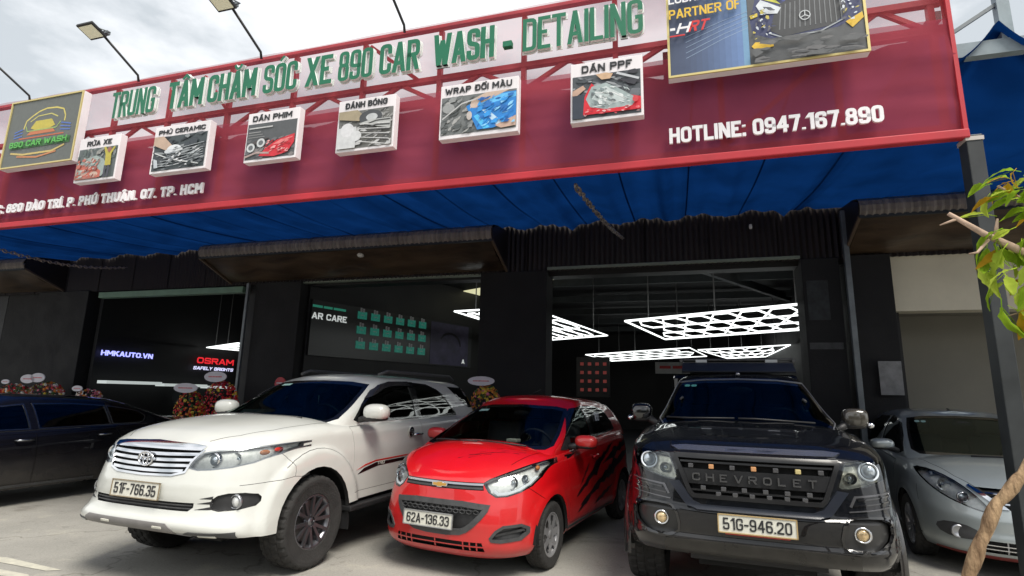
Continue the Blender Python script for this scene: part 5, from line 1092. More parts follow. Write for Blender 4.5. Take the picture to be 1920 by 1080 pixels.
    S.patch('screen_sticker', [(-.50, 1.31), (-.38, 1.318), (-.375, 1.34), (-.49, 1.333)], 'f', mat('sticker_pale', (.35, .55, .5), .5), o, .001, 0, True)
    fw = [(-.45, 1.00), (-.36, 1.01), (-.62, 1.16), (-.86, 1.29), (-1.02, 1.355), (-1.24, 1.385), (-1.25, 1.06)]; rw = [(-1.34, 1.065), (-1.33, 1.385), (-1.75, 1.375), (-2.0, 1.33), (-2.13, 1.20), (-2.16, 1.115)]
    for v, sd_ in (('l', 1), ('r', -1)):
        for w_, nm in ((fw, 'front_side_window'), (rw, 'rear_side_window')):
            S.hole(inset(w_, .006), v, True, .01); o = S.patch(nm, inset(w_, .004), v, G_cl if nm[0] == 'f' else G_side, root, -.003, 0, True); S.patch('window_frame', inset(w_, -.012), v, M_gloss, o, .003, .006, True, holes=[inset(w_, .012)])
        S.patch('window_frame', [(-.30, .985), (-.46, .975), (-.60, 1.0), (-.60, 1.10), (-.52, 1.10)], v, M_pl, root, .005, .008, True)
        mirror(root, (-.60, sd_*.895, 1.055), (.085, .115, .066), sd_, P, True, (-.52, sd_*.72, 1.0))
        arch_done = 0
    S.patch('door_pillar_trim', [(-1.245, 1.04), (-1.345, 1.05), (-1.335, 1.39), (-1.24, 1.39)], 'l', M_gloss, root, .004, .006, True)
    for wx in (0, -2.375): arch(S, root, wx, .285, .345, .80)
    # splash graphic
    random.seed(11)
    def jag(x0, z0, x1, z1, w, n=16):
        A, B = [], []
        for k in range(n+1):
            f = k/n; x, z = x0+(x1-x0)*f, z0+(z1-z0)*f; ww = w*math.sin(math.pi*min(1, f*.9+.05))*(random.uniform(.35, 1.2)); A.append((x, z+ww)); B.append((x+.01, z-ww*random.uniform(.5, 1.1)))
        return A+B[::-1]
    M_dec = mat('black_vinyl', (.010, .008, .010), .35)
    for (a, b, c, d, w_) in ((-.62, .52, -1.9, .95, .07), (-.75, .42, -2.1, .72, .05), (-.95, .66, -2.0, .98, .05), (-1.3, .55, -2.7, .85, .10), (-1.5, .75, -2.7, .98, .07), (-.66, .36, -1.2, .50, .03), (-1.2, .36, -1.9, .48, .035), (-.70, .60, -1.05, .82, .03)): S.patch('splash_decal', jag(a, b, c, d, w_), 'l', M_dec, root, .0015, 0)
    for (a, b, c, d, w_) in ((.42, .02, .22, .40, .02), (.36, .10, .18, .52, .025), (.30, .18, .12, .56, .018), (.40, .12, .30, .30, .012), (.2, .3, .06, .55, .015)): S.patch('splash_decal', jag(a, b, c, d, w_, 12), 't', M_dec, root, .0015, 0)
    text_obj('lettering', '188', .17, .10, mat('white_sticker', (.75, .78, .8), .5), root, (-1.50, S.sy(-1.6, 1.22, 1, True)+.006, 1.225), (R(-16), 0, R(180)), bold=.02, extrude=.001, shear=.3)
    S.finish(root, P)
    for sx, sd_ in ((0, 1), (0, -1), (-2.375, 1), (-2.375, -1)): wheel(root, sx, sd_*.70, .285, .165, .185, 'cover', mat('wheel_cover_silver', (.36, .36, .37), .4, metal=.5, noise=.2), sd_)
    cabin(root, .0, .55, .66, 1.02, 1, xs=(-.95, -1.75))
    wiper(root, [(.03, .52, 1.035), (-.0, .1, 1.055), (.03, -.25, 1.05)]); wiper(root, [(.05, .0, 1.05), (.0, -.4, 1.05), (-.07, -.55, 1.04)])
    MB().tube([(-1.35, -.1, 1.50), (-1.75, -.1, 1.58)], .004, 5).build('aerial', M_pl, root)
    m = MB(); ellips(m, (-.96, 0, 1.30), (.02, .10, .035)); m.build('rear_view_mirror', M_dash, root)
    MB().box((-.25, .25, 1.055), (.10, .12, .035)).build('dash_ornament', mat('cream_plastic', (.6, .58, .5), .5), root, bevel=.01)
    return root
red_hatch()
# ---------------------------------------------------------------- white off-roader
def white_suv():
    root = car_root('off_roader', -2.53, 5.40, -111, 'pearl white off-roader with chrome grille and dark alloy wheels, left of the red hatchback')
    P = paintmat('white_car_paint', (.63, .64, .60), dirt=.06, rough=.35)
    sp = dict(xf=[(0, .93), (.04, .975), (.10, .985), (.2, .955), (.3, .945), (.42, .955), (.5, .955), (.6, .945), (.72, .93), (.85, .915), (.94, .885), (1, .82)],
              lf=[(0, .66), (.3, .78), (.6, .84), (1, .84)], nf=[(0, 4.2), (.25, 3.5), (.6, 3.0), (1, 2.8)],
              w=[(0, .90), (.12, .898), (.35, .90), (.6, .90), (.8, .885), (.92, .87), (1, .825)], xr=[(0, -3.65), (.5, -3.78), (1, -3.70)], lr=.5,
              zb=[(-4, .50), (-.6, .475), (.3, .385), (.7, .40), (.9, .43), (1, .435)], zt=[(-4, 1.20), (-2.9, 1.205), (-.7, 1.165), (-.2, 1.175), (.2, 1.15), (.5, 1.12), (.8, 1.085), (1, 1.07)],
              crown=[(-4, .03), (-.5, .075), (0, .095), (.4, .085), (.65, .06), (.82, 0)], ck=3.2,
              flare=[(0, .385, .46, .615, .038), (-2.86, .385, .46, .615, .038)], rows=[i/38 for i in range(39)], ns=96,
              gh=dict(xf=[(0, -.02), (.16, -.13), (.5, -.53), (.8, -.86), (.92, -1.0), (1, -1.14)], lf=[(0, .46), (.9, .30), (1, .3)], nf=[(0, 2.5), (1, 2.7)], w=[(0, .82), (.15, .80), (.6, .735), (.88, .665), (.95, .63), (1, .56)],
                      xr=[(0, -3.74), (.5, -3.66), (.9, -3.45), (1, -3.3)], lr=.35, zr=[(-4, 1.60), (-3.3, 1.655), (-2.2, 1.675), (-1.4, 1.665), (-.9, 1.62), (0, 1.52)], crown=[(-4, .02), (-1.5, .045), (-1.1, .02)], ns=80, rows=[i/26 for i in range(27)]))
    S = Shell(sp)
    hl = [(.425, .895), (.455, .955), (.505, 1.01), (.60, 1.030), (.74, 1.047), (.84, 1.062), (.884, 1.075), (.888, 1.035), (.865, .985), (.80, .93), (.71, .900), (.60, .885), (.50, .880)]
    for sd_ in (1, -1):
        p = hl if sd_ > 0 else mir(hl)
        o = lamp(S, root, p, 'f', sd_, [(.77, sd_*.575, .953, .046, 'proj'), (.66, sd_*.70, .965, .045, 'bowl')], .03, ((.50, sd_*.80, 1.0), (.06, .025, .024), M_amber), rimm=M_satin, reflm=mat('bright_reflector', (.88, .90, .88), .3, metal=.15, noise=.22, nscale=30))
        m = MB(); ellips(m, (.42, sd_*.845, 1.02), (.05, .012, .02)); m.build('side_reflector', M_redl, o)
        # fog housing
        fg = smoothpoly([(.64, .665), (.70, .720), (.845, .715), (.872, .66), (.85, .60), (.66, .590)], 1); fp = fg if sd_ > 0 else mir(fg)
        S.hole(fp, 'f', rim=.04, ok=lambda c, n: n.x > .02); o = S.patch('fog_lamp_housing', inset(fp, -.003), 'f', M_pl, root, -.025, 0, ok=lambda c, n: n.x > .02)
        xx = S.fx(sd_*.775, .655); m = MB().lathe([(.052, -.02), (.056, .0), (.046, .006), (.044, -.01)], 24, 'x', (xx-.005, sd_*.775, .655)); m.build('fog_lamp_ring', M_satin, o); m = MB(); ellips(m, (xx-.02, sd_*.775, .655), (.022, .043, .043)); m.build('fog_lamp', M_refl, o)
        for k, (y0, z0, y1, z1) in enumerate(((.575, .683, .66, .690), (.56, .648, .66, .655), (.545, .605, .66, .617))):
            q = [(y0, z0), (y1, z1-.011), (y1, z1+.011)]; S.patch('bumper_slash', q if sd_ > 0 else mir(q), 'f', M_pl, root, .002, .008)
    # grille
    gr = [(-.46, .868), (-.30, .846), (0, .838), (.30, .846), (.46, .868), (.495, .95), (.55, 1.022), (.40, 1.045), (0, 1.055), (-.40, 1.045), (-.55, 1.022), (-.495, .95)]
    gr = [(.405, .872) if q == (.46, .868) else (-.405, .872) if q == (-.46, .868) else (.435, .95) if q == (.495, .95) else (-.435, .95) if q == (-.495, .95) else (.485, 1.018) if q == (.55, 1.022) else (-.485, 1.018) if q == (-.55, 1.022) else q for q in gr]
    S.hole(gr, 'f', rim=.04); o = S.patch('grille', inset(gr, -.004), 'f', M_shut, root, -.045, 0)
    for k, zc in enumerate((.868, .908, .949, .991)):
        h = .0115; yw = .385+.03*k; q = [(-yw, zc-h+.008), (-.2, zc-h), (0, zc-h-.003), (.2, zc-h), (yw, zc-h+.008), (yw+.004, zc+h+.006), (.2, zc+h), (0, zc+h-.003), (-.2, zc+h), (-yw-.004, zc+h+.006)]
        S.patch('grille_bar', q, 'f', M_chrome, o, .004-.004*(k > 0), .03)
    q = [(-.485, 1.020), (0, 1.022), (.485, 1.020), (.50, 1.05), (.40, 1.062), (0, 1.078), (-.40, 1.062), (-.50, 1.05)]; S.patch('grille_top_bar', q, 'f', M_chrome, root, .012, .03)
    S.patch('grille_surround', inset(gr, -.014), 'f', M_chrome, root, .006, .02, holes=[inset(gr, .002)])
    # three ellipse emblem
    x = S.fx(0, .945)+.012; em = MB()
    def ell(ry, rz, cz, r=.0058): em.tube([(x, ry*math.cos(a), .948+cz+rz*math.sin(a)) for a in [6.2832*k/28 for k in range(29)]], r, 6, cap=False)
    ell(.078, .053, 0, .0075); ell(.026, .050, .001); ell(.054, .020, .027); em.build('emblem', M_chrome, root)
    # slot, plate, lip
    it = [(-.50, .592), (.50, .592), (.535, .62), (.535, .652), (-.535, .652), (-.535, .62)]; S.hole(it, 'f', rim=.03); o = S.patch('bumper_intake', inset(it, -.003), 'f', M_pl, root, -.03, 0)
    for z0 in (.607, .628): S.patch('intake_bar', [(-.52, z0), (.52, z0), (.52, z0+.008), (-.52, z0+.008)], 'f', M_plg, o, -.004, .012)
    plate(root, S.fx(0, .72)+.014, -.025, .718, .535, .128, '51F-766.35', -3, 0, mat('brown_plate_frame', (.25, .20, .13), .5))
    M_lip = mat('grey_bumper_lip', (.20, .19, .185), .5, noise=.2)
    S.patch('bumper_lip', [(-.56, .43), (.42, .43), (.42, .47), (.36, .505), (-.50, .505), (-.56, .48)], 'f', M_lip, root, .006, .02, ok=lambda c, n: n.x > .02)
    for sd_ in (1, -1):
        q = [(.50, .40), (.84, .395), (.84, .452), (.56, .458), (.50, .44)]; S.patch('bumper_lip', q if sd_ > 0 else mir(q), 'f', M_plg, root, .006, .02, ok=lambda c, n: n.x > .02)
        q = [(.62, .415), (.74, .412), (.74, .435), (.62, .438)]; S.patch('running_lamp', q if sd_ > 0 else mir(q), 'f', M_plate, root, .012, .01, ok=lambda c, n: n.x > .02)
        q = [(.24, .468), (.33, .468), (.33, .482), (.24, .482)]; S.patch('running_lamp', q if sd_ > 0 else mir(q), 'f', M_plate, root, .012, .01)
    # panel lines
    hood = [(-.30, -.735), (.0, -.735), (.35, -.70), (.60, -.60), (.76, -.46)]
    for sg_ in (1, -1): S.gapline([(a, b*sg_) for a, b in hood], 't', root, .006)
    fwin = [(-.70, 1.205), (-.64, 1.225), (-.80, 1.36), (-.98, 1.48), (-1.18, 1.565), (-1.38, 1.60), (-1.80, 1.612), (-1.83, 1.215)]; rwin = [(-1.93, 1.217), (-1.92, 1.612), (-2.25, 1.600), (-2.48, 1.54), (-2.66, 1.45), (-2.88, 1.245), (-2.88, 1.23)]; qwin = [(-2.86, 1.585), (-3.30, 1.575), (-3.46, 1.52), (-3.60, 1.33), (-3.34, 1.325), (-3.12, 1.42)]
    for v, sd_ in (('l', 1), ('r', -1)):
        d = S.panel('front_door', [(-.53, .55), (-.53, 1.0), (-.50, 1.16), (-1.85, 1.185), (-1.87, .55)], v, P, root)
        d2 = S.panel('rear_door', [(-1.88, .55), (-1.86, 1.185), (-2.83, 1.20), (-2.84, .98), (-2.60, .90), (-2.42, .80), (-2.34, .70), (-2.31, .55)], v, P, root)
        MB().tube([(-1.62, sd_*.895, 1.02), (-1.64, sd_*.93, 1.03), (-1.78, sd_*.93, 1.03), (-1.80, sd_*.895, 1.02)], .014).build('door_handle', M_chrome, d)
        MB().tube([(-2.60, sd_*.895, 1.02), (-2.62, sd_*.93, 1.03), (-2.76, sd_*.93, 1.03), (-2.78, sd_*.895, 1.02)], .014).build('door_handle', M_chrome, d2)
        S.gapline([(.40, .985), (.36, .955), (.325, .92), (.30, .88), (.295, .84), (.30, .80)], v, root, .004); S.gapline([(.30, .80), (.40, .79), (.50, .78), (.62, .775), (.72, .77)], v, root, .004); S.gapline([(.30, .80), (.22, .79), (.14, .81)], v, root, .004)
        S.gapline([(.615*math.cos(R(a))*.99-.0, .385+.615*math.sin(R(a))) for a in range(52, 160, 9)], v, root, .004)
        S.patch('side_stripe', [(-.60, .705), (-.70, .755), (-.9, .79), (-1.9, .80), (-2.0, .77), (-.95, .755)], v, M_gloss, root if 0 else d, .003, .004)
        S.patch('stripe_accent', [(-.58, .745), (-.72, .79), (-.9, .815), (-1.85, .825), (-1.85, .812), (-.9, .800), (-.72, .775)], v, M_redl, d, .003, .004)
        text_obj('lettering', 'TRD', .13, .032, M_plate, d, (-.92 if sd_ > 0 else -1.05, sd_*.906, .765), (0, 0, R(180) if sd_ > 0 else 0), bold=.02, extrude=.001, shear=.2)
        m = MB(); m.lathe([(.062, 0), (.062, .006), (.05, .008), (0, .008)], 24, 'y'); q = m.build('round_sticker', M_plate, d, (-1.58, sd_*.895, 1.06)); q.rotation_euler = (0, 0, 0 if sd_ > 0 else math.pi)
        m = MB(); m.lathe([(.056, .008), (.056, .0095), (0, .0095)], 24, 'y'); m.build('sticker_print', M_gloss, q); m = MB(); [m.box((0, .011, zz), (.085-.02*abs(k), .001, .007)) for k, zz in ((-1, .02), (0, 0), (1, -.02))]; m.build('sticker_lines', M_plg, q)
        for w_, nm in ((fwin, 'front_side_window'), (rwin, 'rear_side_window'), (qwin, 'quarter_window')):
            S.hole(inset(w_, .006), v, True, .01, ok=(lambda c, n: c.y*sd_ > .2 and n.y*sd_ > .05)); o = S.patch(nm, inset(w_, .004), v, G_side, root, -.003, 0, True, ok=(lambda c, n: c.y*sd_ > .2 and n.y*sd_ > .05))
            S.patch('window_frame', inset(w_, -.014), v, M_gloss, o, .003, .006, True, ok=(lambda c, n: c.y*sd_ > .2 and n.y*sd_ > .05), holes=[inset(w_, .014)])
        S.patch('pillar_trim', [(-1.82, 1.20), (-1.94, 1.20), (-1.93, 1.63), (-1.79, 1.63)], v, M_gloss, root, .004, .006, True)
        S.patch('rain_visor', [(-.86, 1.42), (-1.0, 1.505), (-1.2, 1.58), (-1.38, 1.612), (-1.80, 1.625), (-1.80, 1.575), (-1.4, 1.565), (-1.22, 1.53), (-1.04, 1.465)], v, mat('smoke_visor', (.03, .03, .032), .2, coat=1), root, .02, .006, True)
        mirror(root, (-.70, sd_*1.005, 1.30), (.10, .135, .085), sd_, P, True, (-.66, sd_*.83, 1.22))
        # running board and flap
        MB().box((-1.42, sd_*.88, .415), (1.95, .17, .05)).build('running_board', M_pl, root, bevel=.012); MB().box((-.47, sd_*.80, .36), (.02, .25, .26)).build('mud_flap', M_pl, root)
        MB().tube([(-1.35, sd_*.56, 1.70), (-1.5, sd_*.57, 1.745), (-3.1, sd_*.57, 1.745), (-3.25, sd_*.56, 1.69)], .018).build('roof_rail', M_plg, root)
    open_cabin(S, -.30, -3.3, .66)
    ws = [(-.70, 1.19), (.70, 1.19), (.755, 1.235), (.70, 1.38), (.655, 1.50), (.615, 1.585), (.40, 1.612), (0, 1.622), (-.40, 1.612), (-.615, 1.585), (-.655, 1.50), (-.70, 1.38), (-.755, 1.235)]
    S.hole(ws, 'f', True, .01); o = S.patch('windscreen', inset(ws, .002), 'f', G_ws, root, -.002, 0, True); S.patch('screen_border', ws, 'f', M_gloss, o, -.001, 0, True, holes=[inset(ws, .035)])
    S.patch('screen_sticker', [(-.50, 1.55), (-.36, 1.557), (-.355, 1.58), (-.49, 1.573)], 'f', mat('sticker_pale', (1, 1, 1)), o, .001, 0, True)
    for wx in (0, -2.86): arch(S, root, wx, .385, .46, .93)
    S.finish(root, P)
    for sx, sd_ in ((0, 1), (0, -1), (-2.86, 1), (-2.86, -1)): wheel(root, sx, sd_*.795, .385, .265, .222, 'multi', mat('grey_alloy', (.20, .20, .215), .3, metal=.85), sd_)
    cabin(root, -.2, .78, .80, 1.22, 1, xs=(-1.15, -2.0))
    wiper(root, [(-.15, .55, 1.245), (-.12, .15, 1.262), (-.18, -.2, 1.27)]); wiper(root, [(-.12, .0, 1.262), (-.16, -.4, 1.262), (-.25, -.62, 1.25)])
    m = MB(); ellips(m, (-1.02, .02, 1.50), (.02, .11, .04)); m.build('rear_view_mirror', M_dash, root); MB().tube([(-1.0, .02, 1.45), (-1.0, .02, 1.36)], .006, 5).build('mirror_charm', M_plate, root)
    for yy in (.42, -.42): MB().tube([(-1.08, yy-.08, 1.50), (-1.10, yy-.08, 1.45), (-1.10, yy+.08, 1.45), (-1.08, yy+.08, 1.50)], .010, 6).build('grab_handle', M_plg, root)
    MB().box((.40, 0, .38), (.5, .5, .10)).build('skid_plate', M_satin, root, bevel=.01)
    return root
white_suv()
# ---------------------------------------------------------------- black pickup
def black_pickup():
    root = car_root('pickup_truck', 2.015, 4.816, -110.3, 'glossy black pickup truck with wide mesh grille and roof rack, facing the camera', 'pickup truck')
    P = paintmat('black_car_paint', (.005, .006, .009), dirt=.25, rough=.25)
    sp = dict(xf=[(0, .84), (.05, .90), (.12, .935), (.17, .95), (.19, .935), (.28, .945), (.42, .955), (.455, .935), (.6, .925), (.75, .915), (.88, .905), (.94, .895), (1, .84)],
              lf=[(0, .62), (.5, .70), (1, .74)], nf=[(0, 3.9), (.4, 3.6), (1, 3.1)], w=[(0, .865), (.2, .90), (.6, .905), (.82, .90), (.93, .885), (1, .83)], xr=[(0, -4.2), (1, -4.2)], lr=.3,
              zb=[(-5, .46), (-.6, .44), (.3, .40), (.7, .415), (.9, .43)], zt=[(-5, 1.20), (-.6, 1.215), (-.2, 1.245), (.2, 1.21), (.5, 1.175), (.75, 1.155), (.9, 1.145)],
              crown=[(-5, .05), (-.2, .085), (.3, .075), (.6, .06), (.78, .035), (.84, 0)], ck=3.6,
              flare=[(0, .38, .45, .58, .03)], rows=[i/40 for i in range(41)], ns=84,
              gh=dict(xf=[(0, .12), (.22, -.04), (.5, -.33), (.8, -.64), (.9, -.76), (1, -.92)], lf=[(0, .36), (.9, .24), (1, .25)], nf=[(0, 2.6), (1, 2.8)], w=[(0, .785), (.22, .745), (.6, .665), (.88, .595), (.95, .565), (1, .50)],
                      xr=[(0, -2.5), (1, -2.35)], lr=.25, zr=[(-4, 1.73), (-1.6, 1.76), (-1.1, 1.745), (-.8, 1.70), (0, 1.62)], crown=[(-4, .03), (-1.2, .035), (-.92, .0)], ns=50, rows=[i/24 for i in range(25)]))
    S = Shell(sp)
    hl = [(.505, .945), (.535, 1.03), (.565, 1.105), (.66, 1.118), (.78, 1.122), (.835, 1.105), (.865, 1.05), (.862, 1.005), (.82, .985), (.68, .950), (.58, .928), (.53, .926)]
    for sd_ in (1, -1):
        p = hl if sd_ > 0 else mir(hl)
        lamp(S, root, p, 'f', sd_, [(.60, sd_*.722, 1.045, .050, 'proj'), (.70, sd_*.60, 1.00, .038, 'bowl')], .06, ((.66, sd_*.60, 1.08), (.02, .018, .012), M_bulb), reflm=mat('smoked_reflector', (.55, .54, .46), .25, metal=.4, noise=.5, nscale=20))
        m = MB(); x = S.fx(sd_*.722, 1.045)-.018; m.tube([(x-.012*math.sin(a), sd_*.722+.056*math.cos(a), 1.045+.056*math.sin(a)) for a in [6.2832*k/26 for k in range(27)]], .006, 6, cap=False); m.build('angel_ring', mat('ring_lamp', (.7, .75, .8), .2, emit=(.7, .8, .9), es=.08), root)
        # corner panel with three ribs
        for k in range(3):
            q = [(.60-.030*k+.02, .865-.036*k), (.835, .885-.034*k), (.835, .893-.034*k), (.60-.030*k+.02, .873-.036*k)]; S.patch('corner_rib', q if sd_ > 0 else mir(q), 'f', M_gloss if k < 2 else mat('dark_satin', (.14, .14, .15), .25, metal=.7), root, .008, .014, ok=lambda c, n: n.x > .02)
        q = [(.565, .83), (.60, .895), (.85, .915), (.855, .905), (.612, .883), (.58, .825)]; S.patch('corner_rib', q if sd_ > 0 else mir(q), 'f', MATS['dark_satin'], root, .006, .014, ok=lambda c, n: n.x > .02)
        fg = smoothpoly([(.50, .60), (.53, .74), (.62, .765), (.80, .755), (.845, .68), (.80, .59), (.66, .545), (.56, .56)], 1); fp = fg if sd_ > 0 else mir(fg)
        S.hole(fp, 'f', rim=.03, ok=lambda c, n: n.x > .02); o = S.patch('fog_lamp_housing', inset(fp, -.003), 'f', mat('fog_recess_plastic', (.03, .03, .03), .35), root, -.028, 0, ok=lambda c, n: n.x > .02)
        S.patch('housing_trim', inset(fp, -.012), 'f', M_gloss, o, .008, .02, holes=[inset(fp, .004)], ok=lambda c, n: n.x > .02)
        xx = S.fx(sd_*.63, .660)-.01; m = MB().lathe([(.048, -.03), (.052, .0), (.042, .006), (.038, -.012)], 24, 'x', (xx, sd_*.63, .66)); m.build('fog_lamp_ring', M_chrome, o)
        m = MB(); ellips(m, (xx-.012, sd_*.63, .66), (.02, .037, .037)); m.build('fog_lamp', mat('warm_reflector', (.75, .55, .32), .25, metal=.8, noise=.4, nscale=30), o)
    # grille
    gr = [(-.405, .822), (.405, .822), (.435, .85), (.53, 1.085), (.515, 1.108), (-.515, 1.108), (-.53, 1.085), (-.435, .85)]
    S.hole(gr, 'f', rim=.05); M_gr = mat('grille_plastic', (.009, .009, .010), .30, noise=.2)
    o = S.patch('grille', inset(gr, -.004), 'f', M_gr, root, .010, .05, holes=[inset(gr, .026)]); S.patch('grille_back', inset(gr, -.004), 'f', M_shut, o, -.055, 0)
    S.patch('grille_name_bar', [(-.475, .925), (.475, .925), (.50, 1.000), (-.50, 1.000)], 'f', M_gr, o, .0, .03)
    x0 = S.fx(.2, .96)
    for z0 in (1.055, 1.000, .912, .866, .826): S.patch('grille_rail', [(-.49+.6*(1.06-z0)*.35, z0), (.49-.6*(1.06-z0)*.35, z0), (.49-.6*(1.06-z0)*.35, z0+.013), (-.49+.6*(1.06-z0)*.35, z0+.013)], 'f', M_gr, o, .0, .03)
    M_blk2 = mat('grille_block', (.055, .055, .06), .25, coat=.5); M_am2 = mat('grille_light_amber', (.50, .26, .12), .3, emit=(.9, .35, .12), es=.03); M_am3 = mat('grille_light_yellow', (.5, .42, .2), .3, emit=(.8, .6, .2), es=.03)
    for r_, (zc, n_, wd_) in enumerate(((1.033, 7, .415), (.889, 6, .335), (.8535, 6, .27))):
        for c_ in range(n_):
            y = -wd_+2*wd_*c_/(n_-1)+(.0 if r_ < 2 else .035); am = r_ == 0 and c_ in (1, 3, 5); x = S.fx(y, zc)-.004
            MB().box((x, y, zc), (.03, .034, .030)).build('grille_light' if am else 'grille_block', (M_am3 if c_ == 5 else M_am2) if am else M_blk2, o, bevel=.004)
    # raised name letters follow the bow of the bar
    nm = 'CHEVROLET'; M_nl = mat('name_letter', (.07, .072, .08), .16, metal=.8, coat=1)
    for k, ch in enumerate(nm):
        y = -.415+.83*(k+.08)/9; me = text_mesh(ch, .073, .052, bold=.02, extrude=.012); me.materials.clear(); me.materials.append(M_nl); q = link('letter', me, o, (S.fx(y+.04, .96)+.012, y, .936)); q.rotation_euler = (0, 0, R(90)+math.atan2(-(S.fx(y+.08, .96)-S.fx(y, .96)), .08)*-1)
    # U shaped lower frame
    q = [(-.50, .925), (-.405, .80), (-.35, .778), (.35, .778), (.405, .80), (.50, .925), (.565, .915), (.45, .765), (.38, .735), (-.38, .735), (-.45, .765), (-.565, .915)]
    S.patch('grille_lower_frame', q, 'f', mat('blue_black_gloss', (.012, .015, .024), .28), root, .020, .035)
    S.patch('bonnet_trim', [(-.53, 1.112), (.53, 1.112), (.50, 1.140), (-.50, 1.140)], 'f', M_gloss, root, .008, .03)
    S.patch('guard_sky_sheen', [(-.50, 1.128), (.50, 1.128), (.555, 1.15), (.45, 1.162), (-.45, 1.162), (-.555, 1.15)], 'f', mat('guard_sky_sheen', (.40, .42, .50), .16, metal=.9), root, .012, .02)  # bonnet guard; its silver-blue colour stands in for the sky mirrored there
    plate(root, S.fx(0, .675)+.016, -.003, .674, .492, .122, '51G-946.20', -2, 0, mat('warm_plate_frame', (.42, .30, .14), .45))
    MB().box((S.fx(0, .60)+.008, -.003, .606), (.012, .40, .010)).build('plate_underline', M_redl, root)
    S.patch('bumper_lip', [(-.62, .435), (.62, .435), (.60, .535), (.35, .545), (-.35, .545), (-.60, .535)], 'f', mat('grey_bumper_plastic', (.03, .028, .025), .28, noise=.3, nscale=10), root, .006, .02)
    S.gapline([(-.50, .735), (-.30, .725), (.30, .725), (.50, .735)], 'f', root)
    for sg_ in (1, -1): S.gapline([(.74, sg_*.50), (.55, sg_*.66), (.25, sg_*.735), (-.22, sg_*.755)], 't', root, .006)
    S.patch('bonnet_bulge', [(-.05, -.38), (.55, -.34), (.62, 0), (.55, .34), (-.05, .38)], 't', P, root, .006, .008)
    for v, sd_ in (('l', 1), ('r', -1)):
        d = S.panel('front_door', [(-.50, .50), (-.50, 1.18), (-1.50, 1.19), (-1.50, .50)], v, P, root)
        MB().tube([(-1.30, sd_*.90, 1.06), (-1.32, sd_*.94, 1.07), (-1.44, sd_*.94, 1.07), (-1.46, sd_*.90, 1.06)], .014).build('door_handle', M_gloss, d)
        w_ = [(-.50, 1.27), (-.80, 1.47), (-1.05, 1.60), (-1.45, 1.66), (-1.46, 1.28)]
        S.hole(inset(w_, .006), v, True, .01); S.patch('front_side_window', inset(w_, .004), v, G_side, root, -.003, 0, True)
        # flared arch trim
        m = MB(); rows = []
        for (rr_, yy) in ((.445, .885), (.445, .955), (.475, .965), (.525, .950), (.55, .900)): rows.append([(rr_*math.cos(a), sd_*yy, .38+rr_*math.sin(a)) for a in [R(-8+196*k/30) for k in range(31)]])
        m.grid(rows); m.build('fender_flare', P, root, recalc=False)
        mirror(root, (-.52, sd_*.925, 1.365), (.085, .10, .085), sd_, M_gloss if sd_ < 0 else mat('mirror_dark_shell', (.05, .045, .035), .2, coat=1), True, (-.42, sd_*.74, 1.25), p=.6)
        q = MB(); ellips(q, (-.47, sd_*1.03, 1.31), (.03, .03, .025)); q.build('mirror_marker', M_chrome, root)
        MB().box((-1.5, sd_*.86, .42), (2.2, .16, .05)).build('side_step', M_pl, root, bevel=.01)
    open_cabin(S, -.20, -2.2, .60)
    ws = [(-.66, 1.27), (.66, 1.27), (.715, 1.325), (.665, 1.45), (.615, 1.58), (.575, 1.665), (.35, 1.690), (0, 1.70), (-.35, 1.690), (-.575, 1.665), (-.615, 1.58), (-.665, 1.45), (-.715, 1.325)]
    S.hole(ws, 'f', True, .01); o = S.patch('windscreen', inset(ws, .002), 'f', G_ws, root, -.002, 0, True); S.patch('screen_border', ws, 'f', M_gloss, o, -.001, 0, True, holes=[inset(ws, .025)])
    S.patch('screen_frame', inset(ws, -.016), 'f', M_satin, root, .004, .008, True, holes=[inset(ws, -.006)])
    for a in (-.52, -.455): S.patch('screen_sticker', smoothpoly([(a, 1.625), (a+.055, 1.627), (a+.055, 1.650), (a, 1.648)], 1), 'f', mat('sticker_teal', (.10, .35, .33), .5), o, .001, 0, True)
    arch(S, root, 0, .38, .45, .945); arch(S, root, -3.1, .38, .45, .93)
    S.finish(root, P)
    for sx, sd_ in ((0, 1), (0, -1), (-3.1, 1), (-3.1, -1)): wheel(root, sx, sd_*.815, .385, .29, .215, 'multi', M_rimd, sd_)
    cabin(root, -.2, .80, .80, 1.29, 1, xs=(-1.15,))
    for yy in (.55, -.55): MB().tube([(-.52, yy, 1.50), (-.56, yy*.97, 1.52), (-.60, yy*.94, 1.46), (-.55, yy*.97, 1.40), (-.50, yy, 1.42)], .012, 6).build('grab_handle', M_plg, root)
    wiper(root, [(-.10, .55, 1.325), (-.05, .10, 1.345), (-.06, -.05, 1.345)], .009); wiper(root, [(-.06, -.08, 1.345), (-.10, -.45, 1.335), (-.20, -.66, 1.335)], .009)
    m = MB(); ellips(m, (-.80, 0, 1.60), (.02, .12, .035)); m.build('rear_view_mirror', M_plg, root)
    # wind deflector and roof rack
    m = MB().prism([(-1.12, 1.78), (-1.10, 1.80), (-1.34, 1.90), (-1.38, 1.90)], 'xz', -.56, .56); m.build('wind_deflector', mat('deflector_plastic', (.02, .022, .028), .3), root, bevel=.01)
    MB().box((-2.0, 0, 1.90), (1.2, 1.16, .03)).build('rack_deck', M_pl, root)
    for sd_ in (-1, 1): MB().tube([(-1.40, sd_*.58, 1.93), (-2.7, sd_*.58, 1.93)], .018).build('rack_rail', M_plg, root); MB().box((-1.42, sd_*.36, 1.925), (.06, .12, .03)).build('rack_clamp', M_satin, root)
    MB().tube([(-1.42, -.58, 1.94), (-1.42, .58, 1.94)], .014).build('rack_bar', M_plg, root)
    MB().box((-3.3, 0, 1.45), (1.7, 1.5, .75)).build('bed_canopy', P, root, bevel=.06)
